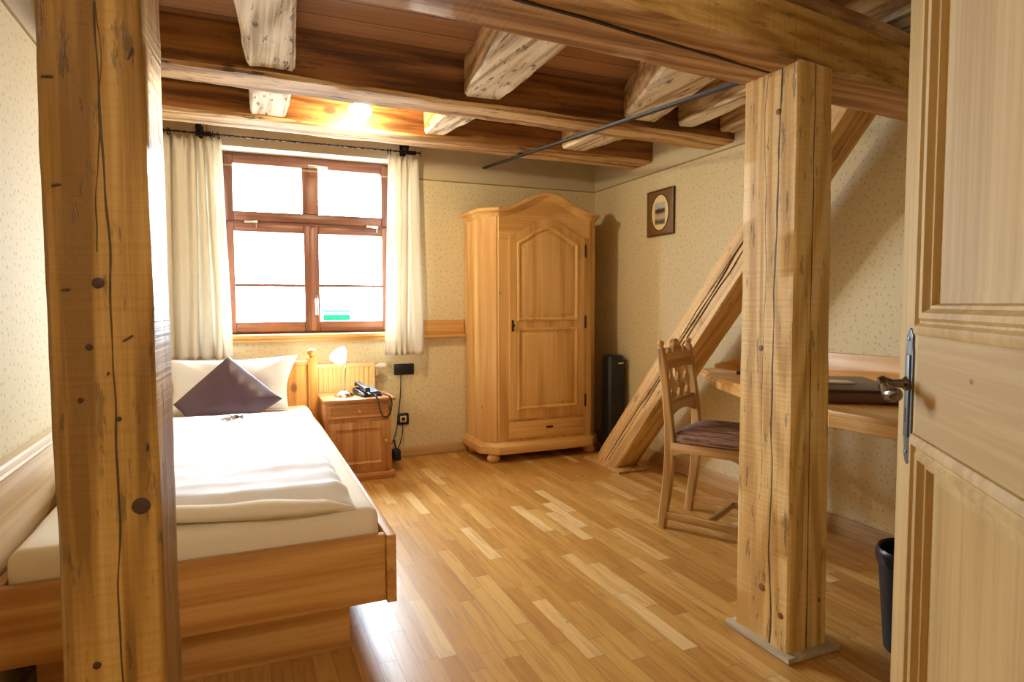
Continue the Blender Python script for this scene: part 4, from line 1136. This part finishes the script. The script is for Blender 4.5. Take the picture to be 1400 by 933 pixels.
# ------------------------------------------------------------------ open door (local x along the leaf from the hinge, y out of the visible face)
dang = math.atan2(.634, .52)
do = empty('door_1', (.80, .31, 0), 'open pine panelled door with an antique steel lock plate', None, None, 'structure', rz=dang)
LW, LH, TH = .815, 2.02, .042
def dl(n_, bm, m_, p=None): return link(n_, bm, m_, p or do, local=True)
bm = BM()
pz = [(.20, .932 - .028), (1.140 + .028, 1.90)]      # panel openings
sx0, sx1 = .125, .700
box(bm, (0, -TH, .012), (sx0, 0, LH), .003); box(bm, (sx1, -TH, .012), (LW, 0, LH), .003)
for a_, b_ in ((.012, .20), (.934, 1.142), (1.90, LH)): box(bm, (sx0 - .001, -TH + .0005, a_), (sx1 + .001, -.0005, b_), 0, mi=1)
lf = dl('leaf', bm, [m_door[2], m_door[0]])
for a_, b_ in ((.20, .934), (1.142, 1.90)):
    bm = BM(); P_ = lambda u, v, h: Vector((u, h, v))
    V = frame_mould(bm, rect(sx0, sx1, a_, b_), P_, [(-.004, -.004), (-.004, .006), (.004, .011), (.014, .011), (.020, .004), (.024, .004), (.030, .009), (.040, .007), (.048, -.004), (.054, -.005), (.058, -.016), (.074, -.016), (.078, -.018)])
    bm.faces.new(V[-1]); 
    dl('panel', bm, m_door[2], do)
    bm = BM(); V = frame_mould(bm, rect(sx0, sx1, a_, b_), lambda u, v, h: Vector((u, -TH - h, v)), [(-.002, -.004), (.0, .002), (.016, .004), (.03, -.006), (.07, -.012)]); bm.faces.new(V[-1])
    dl('panel', bm, m_door[2], do)
# lock plate with shaped ends
hxp, hzp = .738, 1.035
pl2 = [(-.020, .885 - .0), (-.010, .872), (0, .868), (.010, .872), (.020, .885), (.017, .900), (.022, .915), (.022, 1.105), (.017, 1.120), (.020, 1.133), (.010, 1.146), (0, 1.150), (-.010, 1.146), (-.020, 1.133), (-.017, 1.120), (-.022, 1.105), (-.022, .915), (-.017, .900)]
bm = BM(); prism(bm, [(hxp + u, v) for u, v in pl2], 1, 0, .004, .001)
lathe(bm, [(0, .004), (.004, .006), (0, .0075)], (hxp, 0, .893), 10, axis=1); lathe(bm, [(0, .004), (.004, .006), (0, .0075)], (hxp, 0, 1.128), 10, axis=1)
prism(bm, [(hxp + u, v) for u, v in rect(-.013, .013, .925, 1.095)], 1, .003, .008, .002)
pt = tag(dl('lock_plate', bm, m_steel, do), 'long steel lock plate')
bm = BM(); prism(bm, [(hxp + u, v) for u, v in rect(-.004, .004, .955, .985)], 1, .0078, .0086); dl('keyhole', bm, m_blackmatt, pt)
bm = BM(); lathe(bm, [(0, 0), (.015, 0), (.015, .006), (.010, .011), (.008, .028), (.012, .036), (.016, .046), (.012, .056), (0, .058)], (hxp, .004, hzp), 18, axis=1)
lv = [(hxp, .048, hzp), (hxp - .022, .052, hzp - .004), (hxp - .045, .053, hzp - .011), (hxp - .068, .052, hzp - .015), (hxp - .088, .050, hzp - .012), (hxp - .100, .048, hzp - .006)]
tube(bm, lv, [.009, .009, .012, .016, .014, .005], 14)
tag(dl('handle', bm, m_darkmetal, do), 'curved burnished metal handle')
for hz_ in (.25, 1.0, 1.80):
    bm = BM(); lathe(bm, [(0, -.05), (.009, -.045), (.009, .045), (0, .05)], (-.008, -.004, hz_), 12); dl('hinge', bm, m_steel, do)

# ------------------------------------------------------------------ fill lamp added behind the viewer, unseen, to brighten the near side
el = empty('ceiling_lamp', (.55, -.55, 2.44), 'added round white fill lamp, unseen on the entrance ceiling', 'ceiling lamp')
bm = BM(); lathe(bm, [(0, 2.44), (.17, 2.44), (.17, 2.425), (.16, 2.42), (0, 2.42)], (.55, -.55, 0), 32); link('mount', bm, m_valve, el)
bm = BM(); lathe(bm, [(.155, 2.42), (.165, 2.40), (.15, 2.36), (.10, 2.33), (0, 2.32)], (.55, -.55, 0), 32); link('lamp_shade', bm, emis('fill_lamp_shade', (1, .88, .70, 1), 6), el)

# ------------------------------------------------------------------ light
W = bpy.data.worlds.new('overcast_sky'); S.world = W; W.use_nodes = True
nt = W.node_tree; bg = nt.nodes['Background']
bg.inputs[1].default_value = SKY = 48.0
_tc = nt.nodes.new('ShaderNodeTexCoord'); _sp = nt.nodes.new('ShaderNodeSeparateXYZ'); _rp = nt.nodes.new('ShaderNodeValToRGB'); _md = nt.nodes.new('ShaderNodeMath')
_md.operation = 'MULTIPLY_ADD'; _md.inputs[1].default_value = .5; _md.inputs[2].default_value = .5
nt.links.new(_tc.outputs['Generated'], _sp.inputs[0]); nt.links.new(_sp.outputs[2], _md.inputs[0]); nt.links.new(_md.outputs[0], _rp.inputs[0]); nt.links.new(_rp.outputs[0], bg.inputs[0])
_e = _rp.color_ramp.elements; _e[0].position = .44; _e[0].color = (.26, .28, .30, 1); _e[1].position = .52; _e[1].color = (.72, .86, 1.0, 1)

def lamp_(name, typ, loc, energy, col, size=.05, rot=None, **k):
    l = bpy.data.lights.new(name, typ); l.energy = energy; l.color = col
    if typ == 'AREA': l.shape = 'RECTANGLE'; l.size = size[0]; l.size_y = size[1]
    else: l.shadow_soft_size = size
    for a_, v_ in k.items(): setattr(l, a_, v_)
    o = bpy.data.objects.new(name, l); COL.objects.link(o); o.location = loc
    if rot: o.rotation_euler = rot
    return o
po = lamp_('window_portal', 'AREA', ((WX0 + WX1) / 2, D + WD + .01, (WZ0 + WZ1) / 2), 1, (1, 1, 1), (WX1 - WX0, WZ1 - WZ0), (PI / 2, 0, PI))
po.data.cycles.is_portal = True
po.rotation_euler = (-PI / 2, 0, 0)
lamp_('ceiling_bulb', 'POINT', (cl[0], cl[1], 2.252), 38, (1, .80, .50), .03)
lamp_('bedside_bulb', 'POINT', (bl[0] - .05, bl[1] - .03, NH + .215), 3, (1, .86, .62), .03)
lamp_('entrance_fill', 'POINT', (.55, -.55, 2.22), 42, (1, .94, .85), .14)  # added warm fill from behind the viewer

# ------------------------------------------------------------------ camera
F, YAW, PITCH, ROLL = 872.44, .4033, .0565, -.0033
cd = bpy.data.cameras.new('camera'); cam = bpy.data.objects.new('camera', cd); COL.objects.link(cam)
cd.sensor_fit = 'HORIZONTAL'; cd.sensor_width = 36; cd.lens = F / 1400 * 36; cd.clip_start = .02
cam.location = (0, 0, 1.2)
cam.rotation_mode = 'QUATERNION'
cam.rotation_quaternion = (Matrix.Rotation(-YAW, 3, 'Z') @ Matrix.Rotation(PI / 2 - PITCH, 3, 'X') @ Matrix.Rotation(ROLL, 3, 'Z')).to_quaternion()
S.camera = cam

vs = S.view_settings
vs.view_transform = 'Standard'; vs.look = 'None'; vs.gamma = 1; vs.use_curve_mapping = False; vs.exposure = 0.28
cy = S.cycles
cy.max_bounces = 10; cy.diffuse_bounces = 6; cy.glossy_bounces = 4; cy.transmission_bounces = 6; cy.transparent_max_bounces = 8
cy.sample_clamp_indirect = 12; cy.use_denoising = True; cy.caustics_reflective = False; cy.caustics_refractive = False
